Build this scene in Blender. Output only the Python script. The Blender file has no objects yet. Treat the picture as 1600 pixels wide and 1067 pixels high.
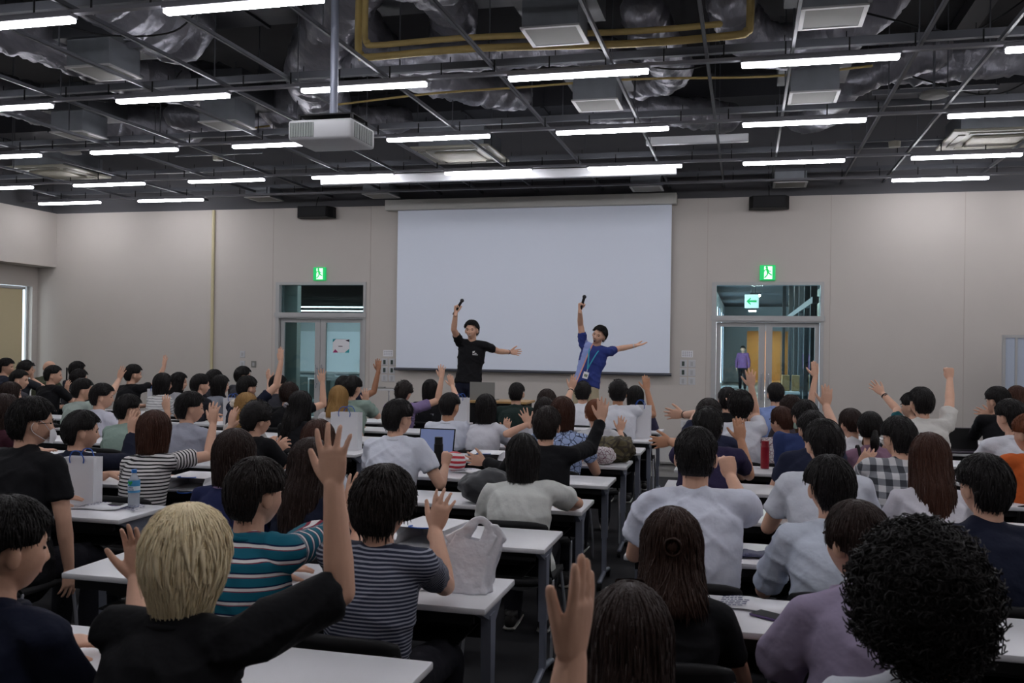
import bpy, bmesh, math, random
import numpy as np
from mathutils import Vector, Matrix, noise

# ------------------------------------------------------------------ camera, world, exposure
SC = bpy.context.scene
COL = SC.collection
PI = math.pi
EYE_H = 1.68
FPX, YAW, PITCH, ROLL = 1449.6, .2469, -.0025, .0140
def cam_axes():
    f = np.array([-math.sin(YAW), math.cos(YAW), 0.]); r = np.array([math.cos(YAW), math.sin(YAW), 0.]); u = np.array([0, 0, 1.])
    f2 = f*math.cos(PITCH) - u*math.sin(PITCH); u2 = u*math.cos(PITCH) + f*math.sin(PITCH)
    r3 = r*math.cos(ROLL) + u2*math.sin(ROLL); u3 = u2*math.cos(ROLL) - r*math.sin(ROLL)
    return r3, u3, f2
AX = cam_axes()
EYE = np.array([0, 0, EYE_H])
cam = bpy.data.cameras.new('camera'); camo = bpy.data.objects.new('camera', cam); COL.objects.link(camo)
cam.sensor_width = 36; cam.lens = FPX/1600*36; cam.clip_start = .05; cam.clip_end = 200
m = Matrix.Identity(4)
for i in range(3):
    m[i][0] = AX[0][i]; m[i][1] = AX[1][i]; m[i][2] = -AX[2][i]
m[2][3] = EYE_H
camo.matrix_world = m
cam.dof.use_dof = True; cam.dof.focus_distance = 12.0; cam.dof.aperture_fstop = 9.0
SC.camera = camo
SC.view_settings.view_transform = 'Standard'; SC.view_settings.look = 'None'
SC.view_settings.exposure = 0.0; SC.view_settings.gamma = 1.0; SC.view_settings.use_curve_mapping = False
w = bpy.data.worlds.new('world'); SC.world = w; w.use_nodes = True
w.node_tree.nodes['Background'].inputs[0].default_value = (.75, .85, 1, 1)
w.node_tree.nodes['Background'].inputs[1].default_value = 1.0
STRIP = 31.0      # strip light emission

def ray(x, y): return AX[2] + (x-800)/FPX*AX[0] - (y-533.5)/FPX*AX[1]
def atY(x, y, Y): d = ray(x, y); return EYE + d*(Y/d[1])
def atZ(x, y, Z): d = ray(x, y); return EYE + d*((Z-EYE_H)/d[2])

# ------------------------------------------------------------------ mesh helpers
def nrm(v):
    v = np.asarray(v, float); n = np.linalg.norm(v); return v/n if n > 1e-9 else np.array([0, 0, 1.])
class MB:
    def __init__(s): s.v = []; s.f = []; s.n = 0; s.mi = []
    def add(s, v, f, mi=0):
        v = np.asarray(v, float); s.v.append(v); s.f += [tuple(i+s.n for i in q) for q in f]; s.mi += [mi]*len(f); s.n += len(v); return s
    def box(s, x0, y0, z0, x1, y1, z1, mi=0):
        v = [(x0,y0,z0),(x1,y0,z0),(x1,y1,z0),(x0,y1,z0),(x0,y0,z1),(x1,y0,z1),(x1,y1,z1),(x0,y1,z1)]
        return s.add(v, [(0,3,2,1),(4,5,6,7),(0,1,5,4),(1,2,6,5),(2,3,7,6),(3,0,4,7)], mi)
    def bbox(s, x0, y0, z0, x1, y1, z1, b=.005, mi=0):      # box with chamfered edges
        bm = bmesh.new(); bmesh.ops.create_cube(bm, size=1)
        for v in bm.verts: v.co = Vector(((x0+x1)/2+v.co.x*(x1-x0), (y0+y1)/2+v.co.y*(y1-y0), (z0+z1)/2+v.co.z*(z1-z0)))
        bmesh.ops.bevel(bm, geom=bm.edges[:], offset=b, segments=2, affect='EDGES', profile=.5)
        bm.verts.index_update()
        s.add([tuple(v.co) for v in bm.verts], [tuple(v.index for v in f.verts) for f in bm.faces], mi); bm.free(); return s
    def loft(s, path, rad, ref=(1,0,0), n=10, cap=True, rnd=True, mi=0):
        P = np.asarray(path, float); m = len(P)
        R = [(r, r) if np.isscalar(r) else r for r in rad]
        T = np.gradient(P, axis=0) if m > 2 else np.array([P[1]-P[0]]*2)
        rings = []; ref = np.asarray(ref, float); prev = None
        def ring(c, t, a, b, x):
            y = np.cross(t, x); k = np.arange(n)*2*PI/n
            return c + np.outer(np.cos(k)*a, x) + np.outer(np.sin(k)*b, y)
        fr = []
        for i in range(m):
            t = nrm(T[i]); rr = ref if prev is None else prev
            x = rr - rr.dot(t)*t
            if np.linalg.norm(x) < 1e-4: x = np.cross(t, [0, 1, .3])
            x = nrm(x); prev = x; fr.append((t, x))
        if cap and rnd:
            t, x = fr[0]; a, b = R[0]; q = min(a, b)
            for an in (80, 50, 25): rings.append(ring(P[0]-t*q*math.sin(math.radians(an)), t, a*math.cos(math.radians(an)), b*math.cos(math.radians(an)), x))
        for i in range(m): rings.append(ring(P[i], fr[i][0], R[i][0], R[i][1], fr[i][1]))
        if cap and rnd:
            t, x = fr[-1]; a, b = R[-1]; q = min(a, b)
            for an in (25, 50, 80): rings.append(ring(P[-1]+t*q*math.sin(math.radians(an)), t, a*math.cos(math.radians(an)), b*math.cos(math.radians(an)), x))
        nr = len(rings); F = []
        for i in range(nr-1):
            for j in range(n):
                k = (j+1) % n; F.append((i*n+j, i*n+k, (i+1)*n+k, (i+1)*n+j))
        if cap:
            F.append(tuple(range(n-1, -1, -1))); F.append(tuple((nr-1)*n+j for j in range(n)))
        return s.add(np.concatenate(rings), F, mi)
    def ball(s, c, r, nu=16, nv=10, rot=None, mi=0):
        r = (r, r, r) if np.isscalar(r) else r; V = []; F = []
        for i in range(1, nv):
            th = PI*i/nv
            for j in range(nu):
                a = 2*PI*j/nu; V.append((math.sin(th)*math.cos(a)*r[0], math.sin(th)*math.sin(a)*r[1], math.cos(th)*r[2]))
        V.append((0, 0, r[2])); V.append((0, 0, -r[2])); V = np.array(V)
        for i in range(nv-2):
            for j in range(nu): k = (j+1) % nu; F.append((i*nu+j, (i+1)*nu+j, (i+1)*nu+k, i*nu+k))
        top = len(V)-2
        for j in range(nu): k = (j+1) % nu; F.append((top, j, k)); F.append((top+1, (nv-2)*nu+k, (nv-2)*nu+j))
        if rot is not None: V = V @ np.asarray(rot).T
        return s.add(V + np.asarray(c), F, mi)
    def prism(s, poly, z0, z1, fn=None, mi=0):       # 2d polygon (u,v) given thickness; fn maps (u,v,w) -> xyz
        n = len(poly); V = [(u, v, z0) for u, v in poly] + [(u, v, z1) for u, v in poly]
        if fn: V = [fn(*p) for p in V]
        F = [tuple(range(n-1, -1, -1)), tuple(range(n, 2*n))] + [(i, (i+1) % n, n+(i+1) % n, n+i) for i in range(n)]
        return s.add(V, F, mi)
    def arr(s): return np.concatenate(s.v) if s.v else np.zeros((0, 3))
    def mesh(s, name, mats=None, smooth=True, base=(0, 0, 0)):
        me = bpy.data.meshes.new(name); me.from_pydata((s.arr()-np.asarray(base)).tolist(), [], s.f)
        if mats is not None:
            for q in (mats if isinstance(mats, (list, tuple)) else [mats]): me.materials.append(q)
            if any(s.mi): me.polygons.foreach_set('material_index', s.mi)
        if smooth: me.polygons.foreach_set('use_smooth', [True]*len(me.polygons))
        me.update(); return me
    def build(s, name, mats, parent=None, smooth=False, base=(0, 0, 0)):
        return link(name, s.mesh(name, mats, smooth, base), parent)
def link(name, me, parent=None, mw=None):
    o = bpy.data.objects.new(name, me); COL.objects.link(o)
    if parent is not None: o.parent = parent
    if mw is not None: o.matrix_local = mw
    return o
def autosm(o, deg=35):
    me = o.data; me.polygons.foreach_set('use_smooth', [True]*len(me.polygons)); me.set_sharp_from_angle(angle=math.radians(deg)); return o
def tag(o, label=None, cat=None, group=None, kind=None):
    if label: o['label'] = label
    if cat: o['category'] = cat
    if group: o['group'] = group
    if kind: o['kind'] = kind
    return o
def empty(name, loc, label=None, cat=None, group=None, rz=0):
    o = bpy.data.objects.new(name, None); COL.objects.link(o); o.location = loc; o.rotation_euler = (0, 0, rz); o.empty_display_size = .1
    return tag(o, label, cat, group)
def struct(name, mb, mat, smooth=False): return tag(mb.build(name, mat, None, smooth), kind='structure')
def remesh(mb, voxel, smooth=3, name='m', base=(0, 0, 0)):
    me = mb.mesh(name, None, False, base); o = bpy.data.objects.new('tmp', me); COL.objects.link(o)
    r = o.modifiers.new('r', 'REMESH'); r.mode = 'VOXEL'; r.voxel_size = voxel; r.use_smooth_shade = True
    if smooth: q = o.modifiers.new('s', 'SMOOTH'); q.factor = .5; q.iterations = smooth
    dg = bpy.context.evaluated_depsgraph_get(); dg.update()
    out = bpy.data.meshes.new_from_object(o.evaluated_get(dg)); out.name = name
    bpy.data.objects.remove(o); bpy.data.meshes.remove(me)
    out.polygons.foreach_set('use_smooth', [True]*len(out.polygons)); return out
def crv(pts, n=6):      # Catmull-Rom
    P = np.asarray(pts, float); m = len(P); out = []
    for i in range(m-1):
        p0 = P[max(i-1, 0)]; p1 = P[i]; p2 = P[i+1]; p3 = P[min(i+2, m-1)]
        for k in range(n):
            t = k/n; out.append(.5*((2*p1)+(-p0+p2)*t+(2*p0-5*p1+4*p2-p3)*t*t+(-p0+3*p1-3*p2+p3)*t**3))
    out.append(P[-1]); return np.array(out)
def lerpr(rs, n):
    out = []; R = np.array([(r, r) if np.isscalar(r) else r for r in rs], float)
    for i in range(len(R)-1):
        for k in range(n): out.append(tuple(R[i]+(R[i+1]-R[i])*k/n))
    out.append(tuple(R[-1])); return out

# ------------------------------------------------------------------ materials
def lin(c): return tuple(((x/255)/12.92 if x/255 <= .04045 else ((x/255+.055)/1.055)**2.4) for x in c[:3]) + (1,)
MC = {}
def nodes(name):
    m = bpy.data.materials.new(name); m.use_nodes = True; nt = m.node_tree; return m, nt, nt.nodes['Principled BSDF']
def mat(name, c, rough=.6, metal=0., bump=0., bscale=60., spec=.5, var=0., trans=0., emit=0., ecol=None, sss=0., alpha=1., detail=3., stretch=None):
    if name in MC: return MC[name]
    m, nt, b = nodes(name); L = nt.links; col = lin(c)
    b.inputs['Base Color'].default_value = col; b.inputs['Roughness'].default_value = rough; b.inputs['Metallic'].default_value = metal
    b.inputs['Specular IOR Level'].default_value = spec
    if trans: b.inputs['Transmission Weight'].default_value = trans
    if alpha < 1: b.inputs['Alpha'].default_value = alpha
    if sss: b.inputs['Subsurface Weight'].default_value = sss; b.inputs['Subsurface Radius'].default_value = (.012, .005, .003); b.inputs['Subsurface Scale'].default_value = 1
    if emit: b.inputs['Emission Color'].default_value = lin(ecol or c); b.inputs['Emission Strength'].default_value = emit
    if bump or var:
        tc = nt.nodes.new('ShaderNodeTexCoord'); nz = nt.nodes.new('ShaderNodeTexNoise'); nz.inputs['Scale'].default_value = bscale; nz.inputs['Detail'].default_value = detail
        if stretch:
            mp = nt.nodes.new('ShaderNodeMapping'); mp.inputs['Scale'].default_value = stretch; L.new(tc.outputs['Object'], mp.inputs[0]); L.new(mp.outputs[0], nz.inputs['Vector'])
        else: L.new(tc.outputs['Object'], nz.inputs['Vector'])
        if bump:
            bp = nt.nodes.new('ShaderNodeBump'); bp.inputs['Strength'].default_value = bump; bp.inputs['Distance'].default_value = .02; L.new(nz.outputs[0], bp.inputs['Height']); L.new(bp.outputs[0], b.inputs['Normal'])
        if var:
            mx = nt.nodes.new('ShaderNodeMix'); mx.data_type = 'RGBA'; mx.inputs[6].default_value = tuple(x*(1-var) for x in col[:3])+(1,); mx.inputs[7].default_value = tuple(min(1, x*(1+var)) for x in col[:3])+(1,)
            L.new(nz.outputs[0], mx.inputs[0]); L.new(mx.outputs[2], b.inputs['Base Color'])
    MC[name] = m; return m
def glass(name, c=(200, 215, 215), rough=.0, amount=.86):
    if name in MC: return MC[name]
    m, nt, b = nodes(name); o = nt.nodes['Material Output']; t = nt.nodes.new('ShaderNodeBsdfTransparent'); g = nt.nodes.new('ShaderNodeBsdfGlossy'); mx = nt.nodes.new('ShaderNodeMixShader')
    t.inputs[0].default_value = lin(c); g.inputs['Roughness'].default_value = .02; g.inputs[0].default_value = (.9, .95, 1, 1)
    f = nt.nodes.new('ShaderNodeFresnel'); f.inputs[0].default_value = 1.45
    nt.links.new(f.outputs[0], mx.inputs[0]); nt.links.new(t.outputs[0], mx.inputs[1]); nt.links.new(g.outputs[0], mx.inputs[2]); nt.links.new(mx.outputs[0], o.inputs[0]); MC[name] = m; return m
def stripes(name, attr, period, bands, rough=.8):    # bands: [(start fraction, colour)]
    if name in MC: return MC[name]
    m, nt, b = nodes(name); L = nt.links; a = nt.nodes.new('ShaderNodeAttribute'); a.attribute_name = attr
    d = nt.nodes.new('ShaderNodeMath'); d.operation = 'DIVIDE'; d.inputs[1].default_value = period; L.new(a.outputs['Fac'], d.inputs[0])
    f = nt.nodes.new('ShaderNodeMath'); f.operation = 'FRACT'; L.new(d.outputs[0], f.inputs[0])
    cr = nt.nodes.new('ShaderNodeValToRGB'); cr.color_ramp.interpolation = 'CONSTANT'
    e = cr.color_ramp.elements; e[0].position = 0; e[0].color = lin(bands[0][1]); e[1].position = bands[1][0]; e[1].color = lin(bands[1][1])
    for p, c in bands[2:]: q = e.new(p); q.color = lin(c)
    L.new(f.outputs[0], cr.inputs[0]); L.new(cr.outputs[0], b.inputs['Base Color']); b.inputs['Roughness'].default_value = rough; b.inputs['Specular IOR Level'].default_value = .2; MC[name] = m; return m
def plaid(name, p=.075):
    if name in MC: return MC[name]
    m, nt, b = nodes(name); L = nt.links; out = []
    for at in ('st', 'az'):
        a = nt.nodes.new('ShaderNodeAttribute'); a.attribute_name = at
        d = nt.nodes.new('ShaderNodeMath'); d.operation = 'DIVIDE'; d.inputs[1].default_value = p; L.new(a.outputs['Fac'], d.inputs[0])
        f = nt.nodes.new('ShaderNodeMath'); f.operation = 'FRACT'; L.new(d.outputs[0], f.inputs[0])
        g = nt.nodes.new('ShaderNodeMath'); g.operation = 'GREATER_THAN'; g.inputs[1].default_value = .5; L.new(f.outputs[0], g.inputs[0]); out.append(g)
    s = nt.nodes.new('ShaderNodeMath'); s.operation = 'ADD'; L.new(out[0].outputs[0], s.inputs[0]); L.new(out[1].outputs[0], s.inputs[1])
    h = nt.nodes.new('ShaderNodeMath'); h.operation = 'DIVIDE'; h.inputs[1].default_value = 2.0; L.new(s.outputs[0], h.inputs[0])
    cr = nt.nodes.new('ShaderNodeValToRGB'); cr.color_ramp.interpolation = 'CONSTANT'; e = cr.color_ramp.elements
    e[0].position = 0; e[0].color = lin((205, 205, 208)); e[1].position = .3; e[1].color = lin((125, 128, 134)); q = e.new(.8); q.color = lin((52, 55, 62))
    L.new(h.outputs[0], cr.inputs[0]); L.new(cr.outputs[0], b.inputs['Base Color']); b.inputs['Roughness'].default_value = .85; MC[name] = m; return m
def cells(name, c1, c2, scale=18, w=.06):
    if name in MC: return MC[name]
    m, nt, b = nodes(name); L = nt.links; tc = nt.nodes.new('ShaderNodeTexCoord'); v = nt.nodes.new('ShaderNodeTexVoronoi'); v.feature = 'DISTANCE_TO_EDGE'; v.inputs['Scale'].default_value = scale
    L.new(tc.outputs['Object'], v.inputs['Vector']); cr = nt.nodes.new('ShaderNodeValToRGB'); cr.color_ramp.interpolation = 'CONSTANT'; e = cr.color_ramp.elements
    e[0].position = 0; e[0].color = lin(c2); e[1].position = w; e[1].color = lin(c1); L.new(v.outputs[0], cr.inputs[0]); L.new(cr.outputs[0], b.inputs['Base Color']); b.inputs['Roughness'].default_value = .8; MC[name] = m; return m
def twotone(name, attr, thr, c1, c2, c3):
    m, nt, b = nodes(name); L = nt.links; a = nt.nodes.new('ShaderNodeAttribute'); a.attribute_name = attr
    cr = nt.nodes.new('ShaderNodeValToRGB'); cr.color_ramp.interpolation = 'CONSTANT'; e = cr.color_ramp.elements
    e[0].position = 0; e[0].color = lin(c1); e[1].position = thr; e[1].color = lin(c3); q = e.new(thr+.02); q.color = lin(c2)
    L.new(a.outputs['Fac'], cr.inputs[0]); L.new(cr.outputs[0], b.inputs['Base Color']); b.inputs['Roughness'].default_value = .8; MC[name] = m; return m

M_WALL = mat('wall_paint', (190, 184, 178), .85, var=.03, bscale=2)
M_DARK = mat('dark_upper_wall', (92, 92, 96), .9)
M_SLAB = mat('dark_slab', (34, 34, 37), .95, var=.3, bscale=3)
M_CARPET = mat('charcoal_carpet', (38, 38, 42), .98, bump=.3, bscale=300, var=.2)
M_TRIM = mat('pale_metal_trim', (172, 172, 172), .45)
M_RAIL = mat('galvanised_rail', (84, 86, 92), .5, metal=.5)
M_STRIP = mat('lit_diffuser', (255, 255, 255), .5, emit=STRIP, ecol=(250, 249, 255))
M_CASE = mat('light_housing', (100, 100, 106), .5)
M_FOIL = mat('foil_duct', (128, 128, 136), .36, metal=.6, bump=1.0, bscale=5, var=.25, detail=6, stretch=(3.0, 1.0, 2.0))
M_GALV = mat('galvanised_sheet', (120, 124, 130), .45, metal=.6, var=.2, bscale=6)
M_GRILLE = mat('grille_grey', (128, 127, 123), .7)
M_CREAM = mat('ac_cream', (150, 147, 134), .5)
M_WHITE = mat('white_plastic', (190, 191, 194), .45)
M_LAM = mat('white_laminate', (214, 214, 218), .35)
M_EDGE = mat('table_edge', (190, 190, 196), .4)
M_LEG = mat('silver_leg', (134, 139, 154), .4, metal=.25)
M_CHROME = mat('chrome', (205, 208, 216), .2, metal=.7)
M_BLACK = mat('black_plastic', (18, 18, 20), .6, spec=.25)
M_CHAIRF = mat('black_mesh_fabric', (20, 20, 23), .8, bump=.2, bscale=200)
M_SCREEN = mat('projection_cloth', (222, 229, 242), .75)
M_YEL = mat('ochre_pipe', (170, 148, 92), .6, var=.2, bscale=8)
M_GREEN = mat('exit_green', (20, 190, 95), .5, emit=.75, ecol=(10, 180, 95))
M_EWHITE = mat('exit_white', (240, 255, 245), .5, emit=.8, ecol=(225, 250, 235))
M_PAPER = mat('paper_white', (222, 222, 226), .7)
M_ROPE = mat('blue_rope', (35, 85, 170), .6)
M_SHOE = mat('dark_shoe', (40, 38, 38), .6)
M_SOLE = mat('pale_sole', (190, 188, 182), .7)
M_GLASSP = glass('door_glass')
# ------------------------------------------------------------------ room shell
WY = 15.3; XL = -13.0; XR = 5.6; WT = 4.08; SLAB = 5.7; YB = -2.5
DOORS = [(-8.29, -6.53, 2.74), (-.54, 1.18, 2.72)]
mb = MB(); mb.box(-14.5, YB, -.1, XR+.2, WY+.2, 0); struct('floor', mb, M_CARPET)
mb = MB(); mb.box(-14.5, YB, SLAB, XR+.2, WY+.2, SLAB+.1); struct('ceiling', mb, M_SLAB)
mb = MB()
xs = [-14.5, DOORS[0][0], DOORS[0][1], DOORS[1][0], DOORS[1][1], XR+.2]
mb.box(xs[0], WY, 0, xs[1], WY+.18, WT); mb.box(xs[2], WY, 0, xs[3], WY+.18, WT); mb.box(xs[4], WY, 0, xs[5], WY+.18, WT)
mb.box(xs[1], WY, DOORS[0][2], xs[2], WY+.18, WT); mb.box(xs[3], WY, DOORS[1][2], xs[4], WY+.18, WT)
struct('wall_front', mb, M_WALL)
mb = MB(); mb.box(-14.5, WY+.02, WT, XR+.2, WY+.2, SLAB); struct('wall_front_upper', mb, M_DARK)
mb = MB(); mb.box(XL-.12, YB, 3.1, XL, WY, WT); mb.box(XL-.5, YB, 3.04, XL, WY, 3.1); struct('wall_left', mb, M_WALL)
mb = MB(); mb.box(XL-.3, YB, WT, XL-.1, WY, SLAB); struct('wall_left_upper', mb, M_DARK)
mb = MB(); mb.box(XL-.62, YB, 2.66, XL-.42, WY, 3.06); mb.box(XL-.62, WY-.14, 0, XL-.42, WY, 2.66)
for y in (12.3, 9.1, 5.9, 2.7): mb.box(XL-.62, y-.25, 0, XL-.42, y+.25, 2.66)
mb.box(XL-.62, YB, 0, XL-.42, WY, .35); struct('wall_left_recess', mb, M_WALL)
mb = MB(); mb.box(XR, YB, 0, XR+.2, WY+.2, SLAB); struct('wall_right', mb, M_WALL)
mb = MB(); mb.box(-14.5, YB-.2, 0, XR+.2, YB, SLAB); struct('wall_back', mb, M_WALL)
mb = MB(); mb.box(-14.5, WY-.012, 0, xs[1]-.06, WY, .07); mb.box(xs[2]+.06, WY-.012, 0, xs[3]-.06, WY, .07); mb.box(xs[4]+.06, WY-.012, 0, XR, WY, .07); struct('baseboard_front', mb, mat('base_grey', (90, 90, 92), .6))
mb = MB(); mb.box(XR-.012, YB, 0, XR, WY-.012, .07); struct('baseboard_right', mb, MC['base_grey'])
# thin joints between the wall panels
mb = MB()
for x in (-8.36, -6.46, -.62, 1.27, 3.2): mb.box(x-.005, WY-.003, 0, x+.005, WY, WT)
struct('trim_1', mb, mat('joint', (176, 168, 160), .9))
# windows with roller blinds in the recess
M_BLIND = mat('blind_cloth', (196, 184, 150), .9, bump=.05, bscale=200)
M_SKY = mat('daylight_pane', (235, 245, 255), .5, emit=1.6, ecol=(220, 238, 255))
for i, y0 in enumerate((12.6, 9.4, 6.2, 3.0)):
    mb = MB(); mb.box(XL-.56, y0, .35, XL-.54, y0+2.55, 2.66); p = struct('window_%d' % (i+1), mb, M_SKY)
    mb = MB()
    for a, b in ((y0, y0+.05), (y0+2.5, y0+2.55), (y0+1.25, y0+1.3)): mb.box(XL-.54, a, .35, XL-.5, b, 2.66)
    mb.box(XL-.54, y0, .35, XL-.5, y0+2.55, .4); mb.build('window_frame', M_TRIM, p)
    t = empty('roller_blind', (XL-.46, y0+1.2, 2.6), 'beige roller blind drawn over the window %s' % ['nearest the screen wall', 'second from the screen wall', 'third from the screen wall', 'farthest from the screen wall'][i], 'blind')
    b = MB(); b.box(-.01, -1.18, -2.1, 0, 1.16, 0); b.build('blind_cloth', M_BLIND, t)
    b = MB(); b.loft([(0, -1.2, .02), (0, 1.2, .02)], [.03, .03], n=14, rnd=False); autosm(b.build('roller_tube', M_WHITE, t)); b = MB(); b.box(-.015, -1.18, -2.13, .005, 1.16, -2.1); b.build('bottom_bar', M_TRIM, t)

# doors with transoms
def door(i, x0, x1, ztop, zmid):
    y = WY-.02; fr = MB()
    fr.box(x0, y, 0, x0+.07, WY+.18, ztop); fr.box(x1-.05, y, 0, x1, WY+.18, ztop); fr.box(x0+.07, y, ztop-.05, x1-.05, WY+.18, ztop); fr.box(x0+.07, y-.0, zmid-.05, x1-.05, WY+.18, zmid+.05); fr.box(x0-.015, y-.02, zmid-.03, x1+.015, y-.001, zmid+.05)
    d = struct('door_%d' % i, fr, M_TRIM)
    g = MB(); g.box(x0+.07, WY+.08, zmid+.05, x1-.05, WY+.088, ztop-.05); g.build('transom_glass', M_GLASSP, d)
    zt = zmid-.055; xm = x0+(x1-x0)*.49
    for nm, a, b in (('door_leaf', x0+.08, xm-.005), ('door_leaf', xm+.005, x1-.06)):
        q = MB(); s = .105
        q.box(a, WY+.05, .01, a+(.1 if a > xm else .07), WY+.1, zt); q.box(b-(.1 if a < xm else .07), WY+.05, .01, b, WY+.1, zt)
        la = a+(.1 if a > xm else .07); lb = b-(.1 if a < xm else .07); q.box(la, WY+.052, zt-.07, lb, WY+.098, zt); q.box(la, WY+.052, .01, lb, WY+.098, .14); lf = q.build(nm, M_TRIM, d)
        q = MB(); q.box(a+.07, WY+.07, .14, b-.07, WY+.078, zt-.07); q.build('leaf_glass', M_GLASSP, lf)
        hx = b-.05 if a < xm else a+.05
        q = MB(); q.loft([(hx, WY+.0, .85), (hx, WY+.0, 1.25)], [.012, .012], n=8); q.box(hx-.008, WY, .9, hx+.008, WY+.06, .92); q.box(hx-.008, WY, 1.18, hx+.008, WY+.06, 1.2); q.build('door_handle', M_CHROME, lf)
    return d
door(1, -8.29, -6.53, 2.74, 2.14); door(2, -.54, 1.18, 2.72, 2.13)
# room beyond the left door
PXE = -8.02
M_GW = mat('grey_partition', (165, 170, 167), .8)
mb = MB(); mb.box(-40, 15.5, -.1, -3.2, 52, 0); struct('floor_side_room', mb, mat('side_carpet', (70, 74, 74), .95))
mb = MB(); mb.box(-40, 15.5, 3.6, -3.2, 52, 3.7); struct('ceiling_side_room', mb, mat('side_ceiling', (56, 57, 60), .9))
mb = MB(); mb.box(-16, 23.5, 0, -7.0, 23.6, 2.38); mb.box(-3.2, 15.5, 0, -3.1, 52, 3.6); struct('wall_side_room', mb, mat('side_wall', (185, 192, 196), .8)); mb = MB(); mb.box(-40, 52, 0, -3.1, 52.1, 3.6); mb.box(-40.1, 15.5, 0, -40, 52, 3.6); struct('wall_side_room_far', mb, mat('side_far', (70, 72, 76), .8))
mb = MB(); mb.box(-9.2, 15.6, 0, PXE, 15.75, 3.6); struct('wall_side_partition', mb, M_GW)
t = empty('whiteboard', (-12.2, 23.49, 1.35), 'wide wall whiteboard in the room beyond the left doors', 'whiteboard')
b = MB(); b.box(-3.2, -.02, -.5, 4.2, 0, .6); b.build('board_panel', mat('board_white', (225, 232, 240), .3), t); b = MB(); b.box(-3.2, -.08, -.55, 4.2, 0, -.5); b.build('pen_tray', M_TRIM, t)
for j, (x, y) in enumerate(((-9.0, 19.6), (-8.4, 17.4))):  # strips added above the transom view to brighten the side room
    t = empty('ceiling_light', (x, y, 3.3), '%s added fill strip out of view in the room beyond the left doors' % ('farther', 'nearer')[j], 'light')
    b = MB(); b.box(-2.4 , -.05, -.03, 2.6, .05, .0); b.build('diffuser', mat('side_fill_lamp', (255, 255, 255), .5, emit=120, ecol=(245, 250, 255)), t); b = MB(); b.box(-2.4, -.07, 0, 2.6, .07, .1); b.build('housing', M_CASE, t)
for j, y in enumerate((40.0, 45.0)):
    t = empty('ceiling_light', (-24, y, 3.3), 'long lit strip far back seen through the left transom, %s one' % ('upper', 'lower')[j], 'light'); b = MB(); b.box(-9, -.12, -.05, 9, .12, .0); b.build('diffuser', mat('far_lamp', (255, 255, 255), .5, emit=9, ecol=(245, 250, 255)), t); b = MB(); b.box(-9, -.14, 0, 9, .14, .08); b.build('housing', M_CASE, t)
# corridor beyond the right door
mb = MB(); mb.box(-3.1, 15.5, -.1, 4.5, 46, 0); struct('floor_corridor', mb, mat('corridor_floor', (98, 98, 98), .5))
mb = MB(); mb.box(-3.1, 15.5, 3.6, 4.5, 46, 3.7); struct('ceiling_corridor', mb, mat('corridor_ceiling', (60, 62, 66), .9))
mb = MB(); mb.box(-1.12, 15.5, 0, -1.0, 46, 3.6); mb.box(-2.9, 15.5, 0, -2.8, 46, 3.6); mb.box(4.4, 15.5, 0, 4.5, 46, 3.6); struct('wall_corridor', mb, mat('corridor_wall', (205, 210, 214), .8))
mb = MB(); mb.box(-1, 45.5, 0, .05, 45.7, 3.6); mb.box(.05, 45.5, 2.5, 4.4, 45.7, 3.6); mb.box(1.6, 45.5, 0, 4.4, 45.7, 2.5); mb.box(.05, 45.45, 2.45, 1.6, 45.55, 2.55); mb.box(-.03, 45.45, 0, .05, 45.55, 2.5); struct('wall_corridor_end', mb, mat('end_grey', (170, 172, 172), .8))
mb = MB(); mb.box(-.6, 49, 0, 2.4, 49.1, 2.6); mb.box(-.6, 45.7, 2.6, 2.4, 49.1, 2.7); mb.box(-.6, 45.7, -.1, 2.4, 49.1, 0); struct('wall_corridor_room', mb, mat('wood_panel', (206, 158, 96), .6))
for j, y in enumerate((19, 23, 28, 34, 40)):
    t = empty('ceiling_light', (.25, y, 3.2), 'small lit lamp on the corridor ceiling, %s from the right doors' % ('first', 'second', 'third', 'fourth', 'fifth')[j], 'light')
    b = MB(); b.box(-.14, -.3, -.03, .14, .3, 0); b.build('diffuser', mat('corr_lamp', (255, 255, 255), .5, emit=170, ecol=(255, 246, 232)), t); b = MB(); b.box(-.16, -.32, 0, .16, .32, .05); b.box(-.01, -.01, .05, .01, .01, .4); b.build('housing', M_CASE, t)
for j in range(5):
    y = 17.2+j*5.6; mb = MB(); mb.box(-1.0, y, .2, -.985, y+1.9, 3.1); struct('window_%d' % (5+j), mb, mat('corr_day', (225, 240, 255), .5, emit=16.0, ecol=(215, 235, 255)))
    mb = MB()
    for a in (0, .95, 1.86): mb.box(-.99, y+a, .2, -.95, y+a+.05, 3.1)
    struct('trim_%d' % (20+j), mb, M_CASE)
mb = MB()
for y in (15.9, 17.6, 19.4, 21.2, 24, 28): mb.box(1.02, y, 0, 1.12, y+.08, 3.6)
mb.box(1.02, 15.5, 2.4, 1.12, 30, 2.5); struct('trim_26', mb, mat('dark_mullion', (40, 42, 46), .5))
mb = MB(); mb.box(1.06, 15.6, 0, 1.07, 30, 2.4); struct('window_10', mb, M_GLASSP)
t = empty('ceiling_light', (.9, 47.3, 2.55), 'warm lamp added to brighten the wood-panelled room at the end of the corridor', 'light'); b = MB(); b.box(-.5, -.5, -.03, .5, .5, 0); b.build('diffuser', mat('warm_fill_lamp', (255, 255, 255), .5, emit=25, ecol=(255, 225, 180)), t); b = MB(); b.box(-.52, -.52, 0, .52, .52, .04); b.build('housing', M_CASE, t)  # fill lamp added to brighten the wood-panelled end room
t = empty('curtain', (1.5, 18.5, 0), 'pale grey curtain hanging behind the glass right of the corridor', 'curtain'); b = MB()
yy = np.linspace(-2.6, 4, 120); V = []; F = []
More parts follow.
